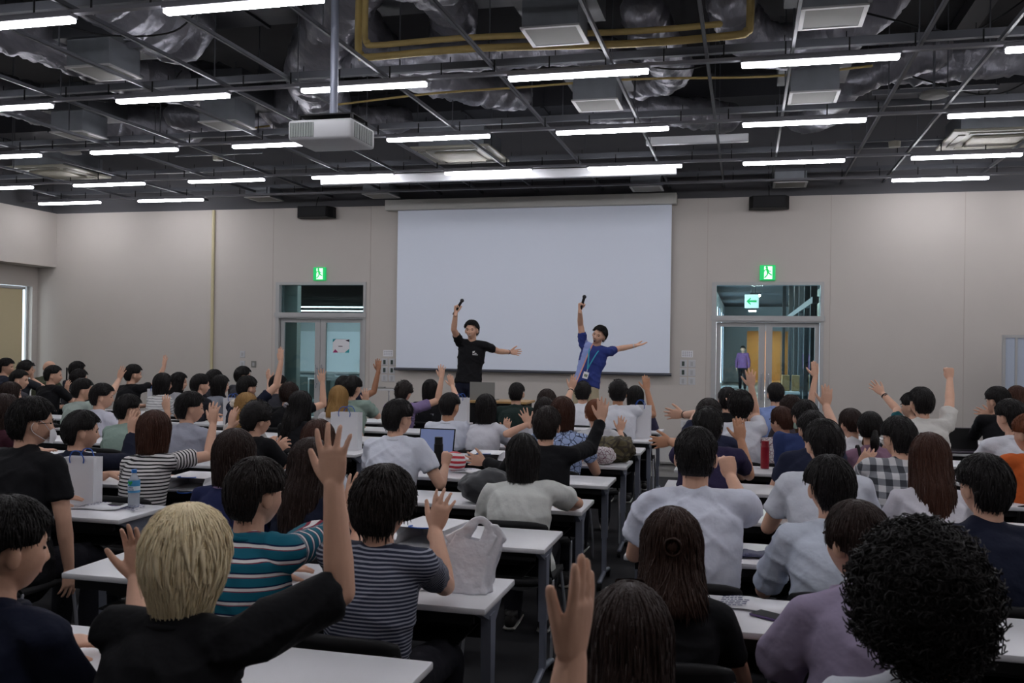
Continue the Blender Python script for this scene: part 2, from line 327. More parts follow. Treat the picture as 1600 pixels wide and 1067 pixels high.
for z in (.1, 2.9):
    for k in yy: V.append((.06*math.sin(k*14), k, z))
for k in range(119): F.append((k, k+1, 121+k, 120+k))
b.add(V, F); o = b.build('curtain_cloth', mat('curtain_cloth', (190, 200, 196), .8), t, True); q = o.modifiers.new('s', 'SOLIDIFY'); q.thickness = .01
t = empty('side_table', (.62, 18.2, 0), 'white shelf table with bottle and brown boxes beyond the right doors', 'table')
b = MB(); b.box(-.35, -.3, .82, .36, .3, .86); b.build('table_top', M_LAM, t)
for x in (-.32, .32):
    for y in (-.27, .27): b = MB(); b.box(x-.015, y-.015, 0, x+.015, y+.015, .82); b.build('leg', M_BLACK, t)
b = MB(); b.loft([(0, 0, 0), (0, 0, .16), (0, 0, .2), (0, 0, .24)], [.05, .05, .02, .02], n=12); o = b.build('spray_bottle', M_WHITE, None, True); o.location = (.42, 18.1, .872); tag(o, 'white bottle standing on the shelf table beyond the right doors', 'bottle')
for j, x in enumerate((.74, .92)):
    b = MB(); b.bbox(-.07, -.09, 0, .07, .09, .3, .006); o = b.build('cardboard_box', mat('kraft', (150, 118, 76), .8), None); o.location = (x, 18.3, .862); tag(o, 'brown cardboard box %s on the shelf table beyond the right doors' % ('nearer the bottle', 'away from the bottle')[j], 'box')
# low stage
t = empty('stage_platform', (-3.2, 13.7, 0), 'low pale platform under the screen where the presenters stand', 'stage')
b = MB(); b.bbox(-3.2, -1.7, .17, 3.0, 1.55, .2, .005); b.build('stage_top', mat('stage_grey', (150, 148, 145), .7), t); b = MB(); b.box(-3.16, -1.66, 0, 2.96, 1.55, .17); b.build('stage_side', mat('stage_side', (190, 188, 184), .7), t)
# screen
t = empty('projection_screen', (-3.56, WY-.012, 0), 'large white pull-down projection screen behind the two presenters', 'screen')
b = MB(); b.bbox(-2.56, -.2, 3.97, 2.45, 0, 4.15, .01); b.build('screen_case', mat('case_grey', (176, 175, 170), .5), t)
b = MB(); b.box(-2.35, -.1, 1.24, 2.37, -.094, 4.0); b.build('screen_cloth', M_SCREEN, t)
b = MB(); b.loft([(-2.38, -.1, 1.215), (2.4, -.1, 1.215)], [.025, .025], n=12, rnd=False); autosm(b.build('weight_bar', mat('bar_grey', (70, 72, 80), .4, metal=.3), t))
b = MB(); b.box(-2.35, -.085, 1.22, -2.33, -.08, 4.0); b.build('edge_strip', M_TRIM, t)
# loudspeakers
def spk(x0, x1, z0, z1, lab):
    t = empty('loudspeaker', ((x0+x1)/2, WY-.05, (z0+z1)/2), lab, 'loudspeaker'); hw = (x1-x0)/2; hh = (z1-z0)/2
    b = MB(); b.prism([(-hw, 0), (-hw, -.12), (-hw*.8, -.26), (hw*.8, -.26), (hw, -.12), (hw, 0)], -hh, hh); b.build('cabinet', M_BLACK, t)
    b = MB(); b.bbox(-hw*.78, -.275, -hh*.85, hw*.78, -.262, hh*.85, .004); b.build('grille', M_CHAIRF, t)
    b = MB(); b.box(-.03, -.02, -.05, .03, .05, .05); b.loft([(0, -.1, hh), (0, -.05, hh+.12), (0, .0, hh+.2)], [.006]*3, n=6); b.build('bracket', M_BLACK, t)
spk(-7.8, -7.11, 3.87, 4.06, 'black loudspeaker high on the wall left of the screen'); spk(.02, .63, 3.86, 4.05, 'black loudspeaker high on the wall right of the screen')
# exit signs
def man_icon(par, cx, y, cz, s, m):
    b = MB(); fn = lambda u, v, w_: (cx+u*s, y-w_, cz+v*s)
    k = [(math.cos(a)*.085-.06, math.sin(a)*.085+.36) for a in np.linspace(0, 2*PI, 14)[:-1]]; b.prism(k, 0, .004, fn)
    def limb(p, q, r):
        d = nrm(np.array(q)-np.array(p)); n_ = np.array([-d[1], d[0]])*r; p = np.array(p); q = np.array(q)
        b.prism([tuple(p+n_), tuple(q+n_), tuple(q-n_), tuple(p-n_)], 0, .004, fn)
    limb((-.05, .28), (.03, .0), .075); limb((-.05, .25), (-.2, .16), .03); limb((-.2, .16), (-.27, .02), .03); limb((-.02, .24), (.1, .1), .03); limb((.1, .1), (.22, .1), .03)
    limb((.03, .02), (.17, -.1), .045); limb((.17, -.1), (.28, -.18), .04); limb((.02, .0), (-.04, -.18), .045); limb((-.04, -.18), (-.2, -.36), .04); return b.build('running_figure', m, par)
def exit_sign(x, z, s, lab, y=WY):
    t = empty('exit_sign', (x, y, z), lab, 'exit sign'); b = MB(); b.bbox(-s/2, -.05, -s/2, s/2, 0, s/2, .006); b.build('sign_box', M_GREEN, t)
    b = MB(); b.box(-s*.22, -.053, -s*.42, s*.3, -.05, s*.42); b.build('sign_doorway', M_EWHITE, t); man_icon(t, 0, -.053, 0, s*.95, M_GREEN)
exit_sign(-7.42, 2.885, .235, 'green running-man exit sign above the left doors'); exit_sign(.32, 2.865, .24, 'green running-man exit sign above the right doors')
t = empty('exit_sign', (.1, 18.4, 2.56), 'white sign with green left arrow hanging beyond the right doors', 'exit sign'); b = MB(); b.bbox(-.13, -.03, -.13, .13, 0, .13, .005); b.build('sign_box', M_EWHITE, t)
b = MB(); b.prism([(-.1, 0), (-.02, .075), (-.02, .045), (-.045, .018), (.09, .018), (.09, -.018), (-.045, -.018), (-.02, -.045), (-.02, -.075)], 0, .004, lambda u, v, w_: (u, -.03-w_, v)); b.build('arrow', M_GREEN, t)
b = MB(); b.box(-.005, -.02, .13, .005, -.01, .95); b.build('hanger_rod', M_RAIL, t)
# conduit on the wall
b = MB(); b.loft([(-9.57, WY-.03, .3), (-9.57, WY-.03, 4.07)], [.028]*2, n=10, rnd=False); o = autosm(b.build('wall_conduit', mat('beige_pipe', (196, 186, 150), .5), None)); tag(o, 'beige vertical pipe running up the wall left of the left doors', 'pipe')
# switch plates either side of the screen
def plates(cx, z, side, rows=3):
    for r in range(rows):
        for c in range(2):
            t = empty('switch_plate', (cx+c*.138, WY, z-r*.142), 'white switch plate %s of the screen, %s row, %s' % (side, ('top', 'middle', 'bottom')[r], ('left one', 'right one')[c]), 'switch', 'switch plates beside the screen')
            b = MB(); b.bbox(-.055, -.012, -.06, .055, 0, .06, .003); b.build('plate', M_WHITE, t); dk = (side == 'left' and r < 2) or (c == 0 and r < 2)
            b = MB(); b.bbox(-.024, -.018, -.04, .02, -.012, .035, .002); b.build('switch_key' if not dk else 'dimmer_panel', mat('panel_dark', (52, 66, 62), .4) if dk else mat('key_grey', (170, 170, 172), .5), t)
    b = MB(); b.box(cx-.03, WY-.004, z+.1, cx+.15, WY, z+.21); o = b.build('notice_sheet', M_PAPER, None); tag(o, 'small white notice above the switch plates %s of the screen' % side, 'notice')
    b = MB()
    for r in range(3):
        for k in range(5): b.box(cx-.015+k*.033, WY-.0055, z+.118+r*.03, cx+.002+k*.033, WY-.004, z+.13+r*.03)
    b.build('printed_marks', mat('ink_grey', (110, 110, 116), .8), o)
plates(-6.16, 1.33, 'left'); plates(-.98, 1.40, 'right')
for x, z, l in ((-8.95, 1.42, 'upper of the two small plates left of the left doors'), (-8.95, 1.24, 'lower of the two small plates left of the left doors'), (-8.72, 1.24, 'grey plate nearest the left doors')):
    t = empty('wall_plate', (x, WY, z), 'small ' + l if not l.startswith('grey') else 'small ' + l, 'switch'); b = MB(); b.bbox(-.05, -.01, -.06, .05, 0, .06, .003); b.build('plate', M_WHITE if not l.startswith('grey') else M_GRILLE, t); b = MB(); b.box(-.02, -.015, -.03, .02, -.01, .03); b.build('socket', MC['key_grey'], t)
for x in (-.95, -.72): t = empty('wall_socket', (x, WY, .42), 'white socket plate low on the wall under the switches, %s' % ('left' if x < -.9 else 'right'), 'socket'); b = MB(); b.bbox(-.06, -.012, -.06, .06, 0, .06, .003); b.build('plate', M_WHITE, t); b = MB(); b.box(-.02, -.016, -.03, .02, -.012, .03); b.build('outlet', MC['key_grey'], t)
# poster on the left door's right leaf
t = empty('door_poster', (-7.02, WY+.045, 1.6), 'white sheet with coloured corners taped to the left doors', 'poster'); b = MB(); b.box(-.16, 0, -.12, .16, .004, .12); b.build('sheet', M_PAPER, t)
for nm, c, pl in (('teal_corner', (30, 140, 150), [(-.16, .12), (-.16, .06), (-.1, .12)]), ('dark_corner', (60, 50, 70), [(.16, .12), (.16, .07), (.08, .1)]), ('plum_corner', (150, 40, 100), [(-.16, -.12), (-.05, -.12), (-.11, -.06)]), ('teal_foot', (30, 140, 150), [(.16, -.12), (.16, -.05), (.07, -.12)]), ('printed_line', (90, 90, 95), [(-.05, .0), (-.05, -.015), (.03, -.015), (.03, 0)])):
    b = MB(); b.prism(pl, 0, .002, lambda u, v, w_: (u, -w_, v)); b.build(nm, mat('poster_'+nm, c, .7), t)
# free-standing whiteboard at the right
t = empty('mobile_whiteboard', (4.7, 14.2, 0), 'pale blue-grey whiteboard on wheels against the wall at far right', 'whiteboard')
b = MB(); b.box(-1.2, -.015, .8, 1.0, .0, 1.86); b.build('board_panel', mat('board_bluegrey', (176, 186, 202), .5), t)
b = MB(); b.box(-1.24, -.03, .76, -1.2, .01, 1.9); b.box(1.0, -.03, .76, 1.04, .01, 1.9); b.box(-1.2, -.03, 1.86, 1.0, .01, 1.9); b.box(-1.2, -.06, .76, 1.0, .01, .8); b.box(-1.08, -.03, .8, -1.05, -.0, 1.86); b.build('frame', M_TRIM, t)
for x in (-1.22, 1.02): b = MB(); b.box(x-.02, -.02, .08, x+.02, .0, .76); b.box(x-.02, -.3, .05, x+.02, .3, .09); b.build('leg', M_LEG, t)

# ------------------------------------------------------------------ ceiling: rails, lamps, ducts
ZL = 4.116
ROWY = {1: 6.11, 2: 8.33, 3: 10.57, 4: 12.8, 5: 14.44, 0: 3.9, -1: 1.6}
tn = 2
def trim(mb, m=M_RAIL):
    global tn
    while ('trim_%d' % tn) in bpy.data.objects: tn += 1
    struct('trim_%d' % tn, mb, m)
RX = [-12.2, -11, -9.7, -8.3, -7.2, -6.0, -5.15, -4.4, -3.43, -2.32, -1.23, -.37, .36, 1.4, 2.02, 3.3, 4.5]
for i, x in enumerate(RX):      # C-channel rails running to the front
    b = MB(); z = 4.245; b.box(x-.015, YB+.1, z, x+.015, WY-.02, z+.004); b.box(x-.015, YB+.1, z, x-.012, WY-.02, z+.035); b.box(x+.012, YB+.1, z, x+.015, WY-.02, z+.035)
    for y in np.arange(1.2+(i % 3)*.3, 15, 1.75): b.box(x-.005, y-.005, z, x+.005, y+.005, SLAB)
    trim(b)
for r, y in ROWY.items():       # cable rails over each row of lamps
    b = MB(); b.box(XL, y-.03, ZL+.06, XR, y+.03, ZL+.09); trim(b, M_CASE)
    b = MB(); b.box(XL, y+.22, 4.33, XR, y+.28, 4.4); trim(b)
    for x in np.arange(XL+.4, XR, .55): pass
    b = MB()
    for x in np.arange(XL+.3, XR, .52): b.box(x-.006, y-.02, ZL+.07, x+.006, y-.01, 4.32); b.box(x-.004, y+.25, 4.36, x+.004, y+.256, 4.46)
    trim(b, M_BLACK)
ORD = ['zeroth', 'first', 'second', 'third', 'fourth', 'fifth', 'sixth', 'seventh', 'eighth', 'ninth', 'tenth']
LW = 1.285; LX0 = -10.554; LP = 2.0978
proto = None
def lamp(x, y, lab):
    global proto
    if proto is None:
        t = empty('strip_light', (x, y, ZL), lab, 'ceiling light', 'strip lights in rows under the ceiling')
        b = MB(); b.bbox(0, -.04, -.0, LW, .04, .035, .012); b.build('diffuser', M_STRIP, t, True); b = MB(); b.bbox(-.01, -.045, .035, LW+.01, .045, .075, .006); b.build('housing', M_CASE, t)
        proto = t
    else:
        t = proto.copy(); COL.objects.link(t); t.location = (x, y, ZL); t['label'] = lab
        for ch in list(proto.children): c = ch.copy(); COL.objects.link(c); c.parent = t
    return t
for r in (1, 2, 3, 4, 5, 0, -1):
    cols = {5: [-1, 0, 6, 7], 4: list(range(-1, 8)), 3: list(range(-1, 8)), 2: list(range(0, 8)), 1: [1, 2, 3, 4.6, 5.6, 6.6], 0: [0, 1, 2, 3, 4, 5, 6, 7], -1: [0, 1, 2, 3, 4, 5, 6, 7]}[r]
    if r == 1: cols = [2-.0, 3, 5.9, 7]
    nm = {5: 'row nearest the screen wall', 4: 'second row from the screen wall', 3: 'third row from the screen wall', 2: 'fourth row from the screen wall', 1: 'fifth row from the screen wall', 0: 'sixth row from the screen wall', -1: 'last row behind the camera'}[r]
    for n_, c in enumerate(cols): lamp(LX0+LP*c, ROWY[r], 'lit white strip light, %s from the left in the %s' % (ORD[n_+1], nm))
# white ceiling panel seen under the row near the screen
def bar(x0, x1, y, z, h, lab):
    b = MB(); b.bbox(x0, y-.05, z, x1, y+.05, z+h, .01); o = b.build('white_panel', mat('bar_white', (238, 240, 244), .5), None); tag(o, lab, 'ceiling panel')
bar(-6.38, -.97, 13.15, 4.085, .13, 'long white panel hanging just in front of the screen case'); bar(-1.3, .0, 12.2, 4.3, .1, 'short white box hanging above the second row of lamps')
# air diffusers
DN = 0
def diffuser(x, y, z=4.3, small=False):
    global DN; DN += 1
    t = empty('air_diffuser', (x, y, z), '', 'vent', 'square air outlets hanging under the ducts'); h = .26 if not small else .16; s = .235
    b = MB(); b.box(-s, -s, 0, s, s, h); b.build('plenum_box', M_GALV, t)
    if not small: b = MB(); b.box(-s-.12, -s-.05, h, s+.12, s+.25, h+.34); b.build('duct_box', mat('dark_galv', (52, 54, 58), .5, metal=.4), t)
    b = MB(); b.box(-s-.015, -s-.015, -.012, s+.015, -s+.02, .004); b.box(-s-.015, s-.02, -.012, s+.015, s+.015, .004); b.box(-s-.015, -s, -.012, -s+.02, s, .004); b.box(s-.02, -s, -.012, s+.015, s, .004); b.build('rim', M_TRIM, t)
    b = MB(); b.box(-s+.02, -s+.02, -.008, s-.02, s-.02, -.002); b.build('grille', M_GRILLE, t); return t
DL = [(-6.17, 7.87, 'big square air outlet at upper left beside the first lamp rows'), (-6.17, 10.12, 'square air outlet above the left rows, behind the biggest left one'), (-8.4, 10.26, 'square air outlet at far left of the ceiling'), (-1.6, 7.7, 'big square air outlet at top centre over the aisle'), (-1.6, 10.03, 'square air outlet behind the top centre one'), (.63, 7.72, 'big square air outlet at top right'), (.65, 10.14, 'square air outlet behind the top right one'), (-8.4, 7.87, 'square air outlet high above the far left seats'), (2.9, 7.75, 'square air outlet above the far right seats')]
for x, y, l in DL: tag(diffuser(x, y), l)
for x, l in ((-6.05, 'small shiny air outlet before the left end of the screen case'), (-8.25, 'small shiny air outlet above the left loudspeaker'), (-1.55, 'small shiny air outlet before the right end of the screen case'), (.62, 'small shiny air outlet above the right loudspeaker')): tag(diffuser(x, 14.75, 4.17, True), l)
# ceiling cassettes
def cassette(x, y, lab):
    t = empty('air_conditioner', (x, y, 4.3), lab, 'air conditioner'); s = .56
    b = MB(); b.bbox(-s, -s, 0, s, s, .035, .012); b.build('panel', M_CREAM, t); b = MB(); b.box(-s+.1, -s+.1, .035, s-.1, s-.1, .3); b.build('casing', M_GALV, t)
    b = MB(); b.bbox(-.3, -.3, -.03, .3, .3, 0, .02); b.build('intake_grille', mat('intake', (168, 164, 150), .6, bump=.5, bscale=90), t)
    for k in range(4):
        b = MB(); b.bbox(-.36, -.47, -.012, .36, -.39, .002, .004); o = b.build('air_flap', M_BLACK if k == 9 else mat('flap_grey', (120, 118, 108), .5), t); o.rotation_euler = (0, 0, k*PI/2)
cassette(-3.9, 12.4, 'cream ceiling air conditioner above the middle, just before the screen'); cassette(-10.7, 12.6, 'cream ceiling air conditioner at the left of the room'); cassette(2.95, 12.65, 'cream ceiling air conditioner at the right of the room')
# foil ducts
def duct(pts, r, lab, m=M_FOIL, name='foil_duct'):
    P = crv(pts, 10); n = len(P); L_ = np.concatenate([[0], np.cumsum(np.linalg.norm(np.diff(P, axis=0), axis=1))])
    P2 = []; R2 = []; N = int(L_[-1]/.045)
    for k in range(N+1):
        s = L_[-1]*k/N; P2.append([np.interp(s, L_, P[:, i]) for i in range(3)]); R2.append(r*(1+.035*math.sin(s*23)+.03*math.sin(s*61+1)+(-.09 if (s % 1.1) < .07 else 0)))
    b = MB(); b.loft(P2, R2, ref=(0, 0, 1), n=28); V = b.v[0]
    for i in range(len(V)): V[i] += nrm(V[i]-P2[min(len(P2)-1, max(0, i//28-3))])*noise.noise(Vector(V[i]*9))*.035
    o = b.build(name, m, None, True); return tag(o, lab, 'duct')
duct([(-7.9, 6.8, 4.75), (-7.0, 7.9, 4.75), (-6.9, 9.4, 4.75), (-6.5, 10.5, 4.9)], .27, 'crumpled silver duct at upper left over the far left seats')
duct([(-5.9, 5.6, 5.2), (-5.75, 7.2, 5.0), (-5.75, 8.35, 4.95)], .42, 'thick silver duct end hanging right of the big left air outlet')
duct([(-3.6, 8.2, 5.2), (-4.3, 9.0, 5.0), (-4.9, 9.8, 4.75), (-5.2, 10.8, 4.7), (-5.9, 11.0, 4.75)], .3, 'bent silver duct left of the projector pole')
duct([(-4.3, 6.5, 5.12), (-3.4, 7.4, 5.05), (-2.9, 8.6, 5.1), (-3.2, 9.8, 5.0)], .24, 'silver duct behind the projector pole')
duct([(-2.9, 11.6, 4.9), (-3.3, 10.7, 4.8), (-3.9, 9.8, 4.85), (-4.0, 8.6, 5.2)], .22, 'silver duct dropping behind the projector')
duct([(-4.2, 9.4, 4.75), (-2.6, 9.35, 4.7), (-1.7, 9.4, 4.72), (-1.2, 10.0, 4.75)], .16, 'thin silver duct crossing above the middle lamps')
duct([(-1.1, 7.3, 4.95), (.2, 7.25, 4.95), (1.3, 7.0, 4.95), (3.4, 6.9, 5.0)], .36, 'fat silver duct across the top right')
duct([(-1.0, 8.9, 4.9), (-.9, 9.6, 4.75), (-.85, 10.6, 4.8), (-1.3, 11.3, 4.9)], .22, 'silver duct hanging right of the centre air outlets')
duct([(-.2, 8.8, 4.9), (.1, 9.5, 4.7), (.75, 9.6, 4.72), (1.2, 9.0, 4.9)], .22, 'wrinkled silver duct looping under the right lamps')
duct([(1.2, 7.6, 4.9), (2.2, 8.2, 4.9), (3.2, 8.0, 5.0), (4.8, 7.6, 5.1)], .34, 'wide silver duct at far upper right')
duct([(-2.9, 6.2, 5.1), (-2.6, 7.2, 4.95), (-2.7, 8.0, 4.95)], .2, 'short silver duct at top centre')
duct([(-9.9, 8.0, 4.9), (-9.4, 9.6, 4.8), (-8.9, 11.4, 4.8), (-8.2, 12.4, 4.9)], .26, 'silver duct over the far left rows')
duct([(-7.6, 11.2, 4.75), (-6.6, 11.4, 4.7), (-5.6, 11.9, 4.75), (-4.9, 12.6, 4.9)], .2, 'silver duct over the left doors side')
duct([(-2.0, 12.1, 4.8), (-1.1, 12.2, 4.75), (-.3, 12.9, 4.8)], .2, 'small silver duct near the wall, centre right')
duct([(.7, 13.0, 4.75), (1.0, 12.2, 4.7), (1.1, 11.2, 4.75), (1.9, 10.8, 4.9)], .21, 'small silver duct near the wall at right')
duct([(1.7, 11.2, 4.9), (3.0, 11.0, 4.9), (5.0, 11.0, 4.9)], .25, 'silver duct crossing above the right air conditioner')
for k, (x0, x1, y, z, h, l) in enumerate(((-13, 5.5, 9.2, 5.25, .22, 'dark square duct crossing the whole room near the middle'), (-13, 5.5, 13.4, 5.12, .3, 'dark square duct crossing the room near the screen wall'), (-13, 5.5, 5.3, 5.3, .35, 'dark square duct crossing over the back rows'))):
    b = MB(); b.box(x0, y-.3, z, x1, y+.3, z+h)
    for x in np.arange(x0+.5, x1, 1.2): b.box(x-.02, y-.33, z-.03, x+.02, y+.33, z+h+.03)
    o = b.build('square_duct', mat('dark_duct', (62, 63, 68), .5, metal=.4, var=.2, bscale=4), None); tag(o, l, 'duct')
for k, x in enumerate((-4.7, -2.0, 2.5, -9.2)):
    b = MB(); b.box(x-.12, 1, 5.5, x+.12, 15.2, 5.66); o = b.build('steel_beam', mat('dark_beam', (48, 48, 52), .7), None); tag(o, 'dark steel beam running toward the screen wall, %s' % ('left of the projector', 'right of the projector', 'over the right seats', 'over the far left seats')[k], 'beam')
# ochre pipes
def pipe(pts, r, lab, m=M_YEL, nm='ochre_pipe', n=10, cat='pipe'):
    b = MB(); P = crv(pts, 8); b.loft(P, [r]*len(P), n=n); o = b.build(nm, m, None, True); return tag(o, lab, cat)
pipe([(-3.52, 7.98, 5.6), (-3.52, 7.98, 4.9), (-3.52, 7.98, 4.42), (-3.49, 7.98, 4.34), (-3.4, 7.98, 4.31), (-2.4, 7.99, 4.33), (-1, 8.08, 4.31), (-.14, 8.1, 4.33), (-.03, 8.1, 4.36), (.0, 8.1, 4.45), (.0, 8.1, 5.2)], .034, 'ochre insulated pipe crossing the ceiling above the middle lamps, front one')
pipe([(-3.42, 7.9, 5.6), (-3.42, 7.9, 4.9), (-3.42, 7.9, 4.48), (-3.39, 7.9, 4.42), (-3.3, 7.9, 4.39), (-2.4, 7.9, 4.4), (-1, 8.0, 4.39), (-.25, 8.0, 4.4)], .028, 'ochre insulated pipe crossing the ceiling above the middle lamps, rear one')
pipe([(-4.6, 9.9, 4.42), (-3.5, 9.95, 4.5), (-2.5, 9.9, 4.5), (-1.2, 9.9, 4.52), (.2, 10.0, 4.5), (1.2, 10, 4.55)], .013, 'thin ochre cable strung across the ceiling behind the projector', nm='ochre_cable', cat='cable')
pipe([(-6.6, 11.0, 4.45), (-5.9, 11.0, 4.5), (-5.3, 11.1, 4.48)], .012, 'short ochre cable over the left lamps', nm='ochre_cable', cat='cable')
for k, (x, y) in enumerate(((-4.1, 6.3), (-5.7, 7.1), (-2.2, 6.9), (-.9, 9.1), (1.5, 8.5), (-7.3, 9.1), (2.3, 10.7))):
    z = 4.5; pipe([(x-.7, y+.3, z+.25), (x-.3, y, z), (x+.1, y+.15, z-.08), (x+.5, y+.5, z+.05), (x+.9, y+.4, z+.3)], .009, 'thin black cable drooping between ceiling rails, %s' % ('left of the projector pole', 'near the thick left duct', 'right of the projector pole', 'beside the centre air outlets', 'over the right lamps', 'over the far left seats', 'by the round detector')[k], M_BLACK, 'drooping_cable', 6, 'cable')
# projector
t = empty('projector', (-3.33, 7.07, 3.3), 'white ceiling projector hanging from a silver pole', 'projector')
b = MB(); b.bbox(-.29, -.24, 0, .27, .24, .165, .025); autosm(b.build('body', M_WHITE, t), 60); b = MB(); b.box(-.27, -.244, .025, -.06, -.238, .14)
for k in range(9): b.box(-.265+k*.0225, -.249, .025, -.26+k*.0225, -.238, .14)
b.build('front_vent', mat('vent_grey', (135, 140, 138), .6), t); b = MB()
for k in range(8): b.box(.268, -.19+k*.048, .02, .274, -.16+k*.048, .14)
b.build('side_vent', MC['vent_grey'], t)
b = MB(); b.box(-.24, -.16, .165, .24, .16, .18); b.box(-.24, -.16, .18, -.22, -.14, .22); b.box(.22, .14, .18, .24, .16, .22); b.box(-.24, .14, .18, -.22, .16, .22); b.box(.22, -.16, .18, .24, -.14, .22); b.box(-.24, -.16, .215, .24, .16, .225); b.build('mount_frame', M_BLACK, t)
b = MB(); b.loft([(.0, 0, .22), (.0, 0, 2.35)], [.033, .033], n=14, rnd=False); autosm(b.build('pole', M_LEG, t)); b = MB(); b.loft([(0, .24, .08), (0, .27, .08)], [.05, .045], n=16, rnd=False); b.build('lens', M_BLACK, t)
# detectors, small speakers
for x, y, l in ((1.85, 10.34, 'round grey ceiling speaker at right'), (-9.3, 11.2, 'round grey ceiling speaker at far left')):
    t = empty('ceiling_speaker', (x, y, 4.28), l, 'speaker'); b = MB(); b.loft([(0, 0, .0), (0, 0, .012), (0, 0, .06)], [.10, .14, .12], n=24, rnd=False); b.build('dome', M_GRILLE, t, True); b = MB(); b.box(-.6, -.02, .06, .6, .02, .1); b.box(-.01, -.01, .06, .01, .01, 1.3); b.build('support_bar', M_RAIL, t)
for x, y, l in ((1.81, 12.67, 'small white detector on a bar at right'), (-7.4, 11.9, 'small white detector on a bar at left')):
    t = empty('smoke_detector', (x, y, 4.26), l, 'detector'); b = MB(); b.loft([(0, 0, 0), (0, 0, .07)], [.07, .075], n=20, rnd=False); autosm(b.build('cap', M_CREAM, t)); b = MB(); b.box(-.7, -.015, .075, .7, .015, .1); b.build('support_bar', M_RAIL, t)
# ------------------------------------------------------------------ tables and chairs
def tabY(k): return 2.66+1.02*k          # far edge of table row k
TPROTO = None; CPROTO = None
def copy_tree(o, parent=None):
    c = o.copy(); COL.objects.link(c); c.parent = parent
    for ch in list(o.children): copy_tree(ch, c)
    return c
def make_table():
    t = empty('folding_table', (0, 0, 0)); L_ = 1.8
    bm = MB(); bm.bbox(0, -.45, .695, L_, 0, .72, .006); bm.build('table_top', M_LAM, t, True); autosm(t.children[0], 40)
    b = MB(); b.box(.05, -.43, .655, L_-.05, -.41, .695); b.box(.05, -.04, .655, L_-.05, -.02, .695); b.box(.1, -.3, .60, L_-.1, -.29, .67); b.build('under_frame', M_BLACK, t)
    b = MB(); b.box(.08, -.1, .5, L_-.08, -.085, .66); b.box(.12, -.38, .56, L_-.12, -.08, .565); b.build('book_shelf', M_BLACK, t)
    for x in (.05, L_-.05):
        sx = 1 if x > .5 else -1
        b = MB(); b.prism([(-.02, .695), (-.42, .695), (-.26, .625), (-.16, .60)], x-.014, x+.014, lambda u, v, w_: (w_, u, v)); b.build('bracket', M_LEG, t)
        b = MB(); b.prism([(-.26, .64), (-.185, .64), (-.195, .32), (-.25, .32)], x-.02, x+.02, lambda u, v, w_: (w_, u, v)); b.prism([(-.25, .33), (-.195, .33), (-.205, .08), (-.25, .08)], x-.014, x+.014, lambda u, v, w_: (w_, u, v)); b.build('leg', M_LEG, t)
        b = MB(); b.loft([(x, -.43, .055), (x, -.22, .085), (x, -.01, .055)], [(.018, .014)]*3, n=8); b.build('foot', M_LEG, t, True)
        for y in (-.43, -.01): b = MB(); b.loft([(x-.012, y, .026), (x+.012, y, .026)], [.024]*2, n=12, rnd=False); b.box(x-.01, y-.01, .03, x+.01, y+.01, .06); b.build('caster', M_BLACK, t)
    return t
def table(x, k, lab):
    global TPROTO
    if TPROTO is None: TPROTO = make_table(); t = TPROTO
    else: t = copy_tree(TPROTO)
    t.location = (x, tabY(k), 0); tag(t, lab, 'table', 'white folding tables in rows'); return t
def make_chair():
    t = empty('stacking_chair', (0, 0, 0))
    b = MB(); n = 9; V = []; F = []
    for j in range(n):
        for i in range(n):
            x = (i/(n-1)-.5)*.44; y = (j/(n-1)-.5)*.42; V.append((x, y, .425+.02*abs(x/.22)**2.2-.012*(y > .15)))
    for j in range(n-1):
        for i in range(n-1): a = j*n+i; F.append((a, a+1, a+n+1, a+n))
    b.add(V, F); o = b.build('seat', M_CHAIRF, t, True); q = o.modifiers.new('s', 'SOLIDIFY'); q.thickness = .03
    b = MB(); V = []; F = []
    for j in range(n):
        for i in range(n):
            u = (i/(n-1)-.5); z = .50+.24*j/(n-1); wd = .43*(1-.08*max(0, (j-5)/3)); V.append((u*wd, -.20-.03*j/(n-1)+.05*(2*u)**2, z-(.02*(2*abs(u))**4 if j == n-1 else 0)))
    for j in range(n-1):
        for i in range(n-1): a = j*n+i; F.append((a, a+1, a+n+1, a+n))
    b.add(V, F); o = b.build('backrest', M_BLACK, t, True); q = o.modifiers.new('s', 'SOLIDIFY'); q.thickness = .022
    for sx in (-1, 1):
        b = MB(); P = crv([(sx*.21, .19, .42), (sx*.235, .2, .2), (sx*.24, .2, .012)], 4); b.loft(P, [.010]*len(P), n=8); b.build('leg', M_CHROME, t, True)
        b = MB(); b.loft(crv([(sx*.20, -.205, .69), (sx*.21, -.175, .5), (sx*.22, -.14, .43)], 4), [.009]*9, n=8); b.build('back_upright', M_BLACK, t, True)
        b = MB(); P = crv([(sx*.225, -.14, .42), (sx*.235, -.2, .2), (sx*.24, -.25, .012)], 4); b.loft(P, [.010]*len(P), n=8); b.build('leg', M_CHROME, t, True)
        b = MB(); b.loft([(sx*.215, -.14, .42), (sx*.21, .19, .42)], [.009]*2, n=8); b.build('side_rail', M_CHROME, t, True)
    return t
def chair(x, y, lab, rz=0):
    global CPROTO
    if CPROTO is None: CPROTO = make_chair(); t = CPROTO
    else: t = copy_tree(CPROTO)
    t.location = (x, y, 0); t.rotation_euler = (0, 0, rz); tag(t, lab, 'chair', 'black stacking chairs at the tables'); return t
RN = ['first', 'second', 'third', 'fourth', 'fifth', 'sixth', 'seventh', 'eighth', 'ninth', 'tenth']
BL = [(-2.7, 'left of the aisle', range(0, 9)), (-5.0, 'second block left of the aisle', range(1, 9)), (-7.1, 'third block left of the aisle', range(3, 9)), (-9.2, 'far left block by the windows', range(5, 9)), (-.53, 'right of the aisle', range(1, 9)), (1.35, 'far right block', range(1, 9))]
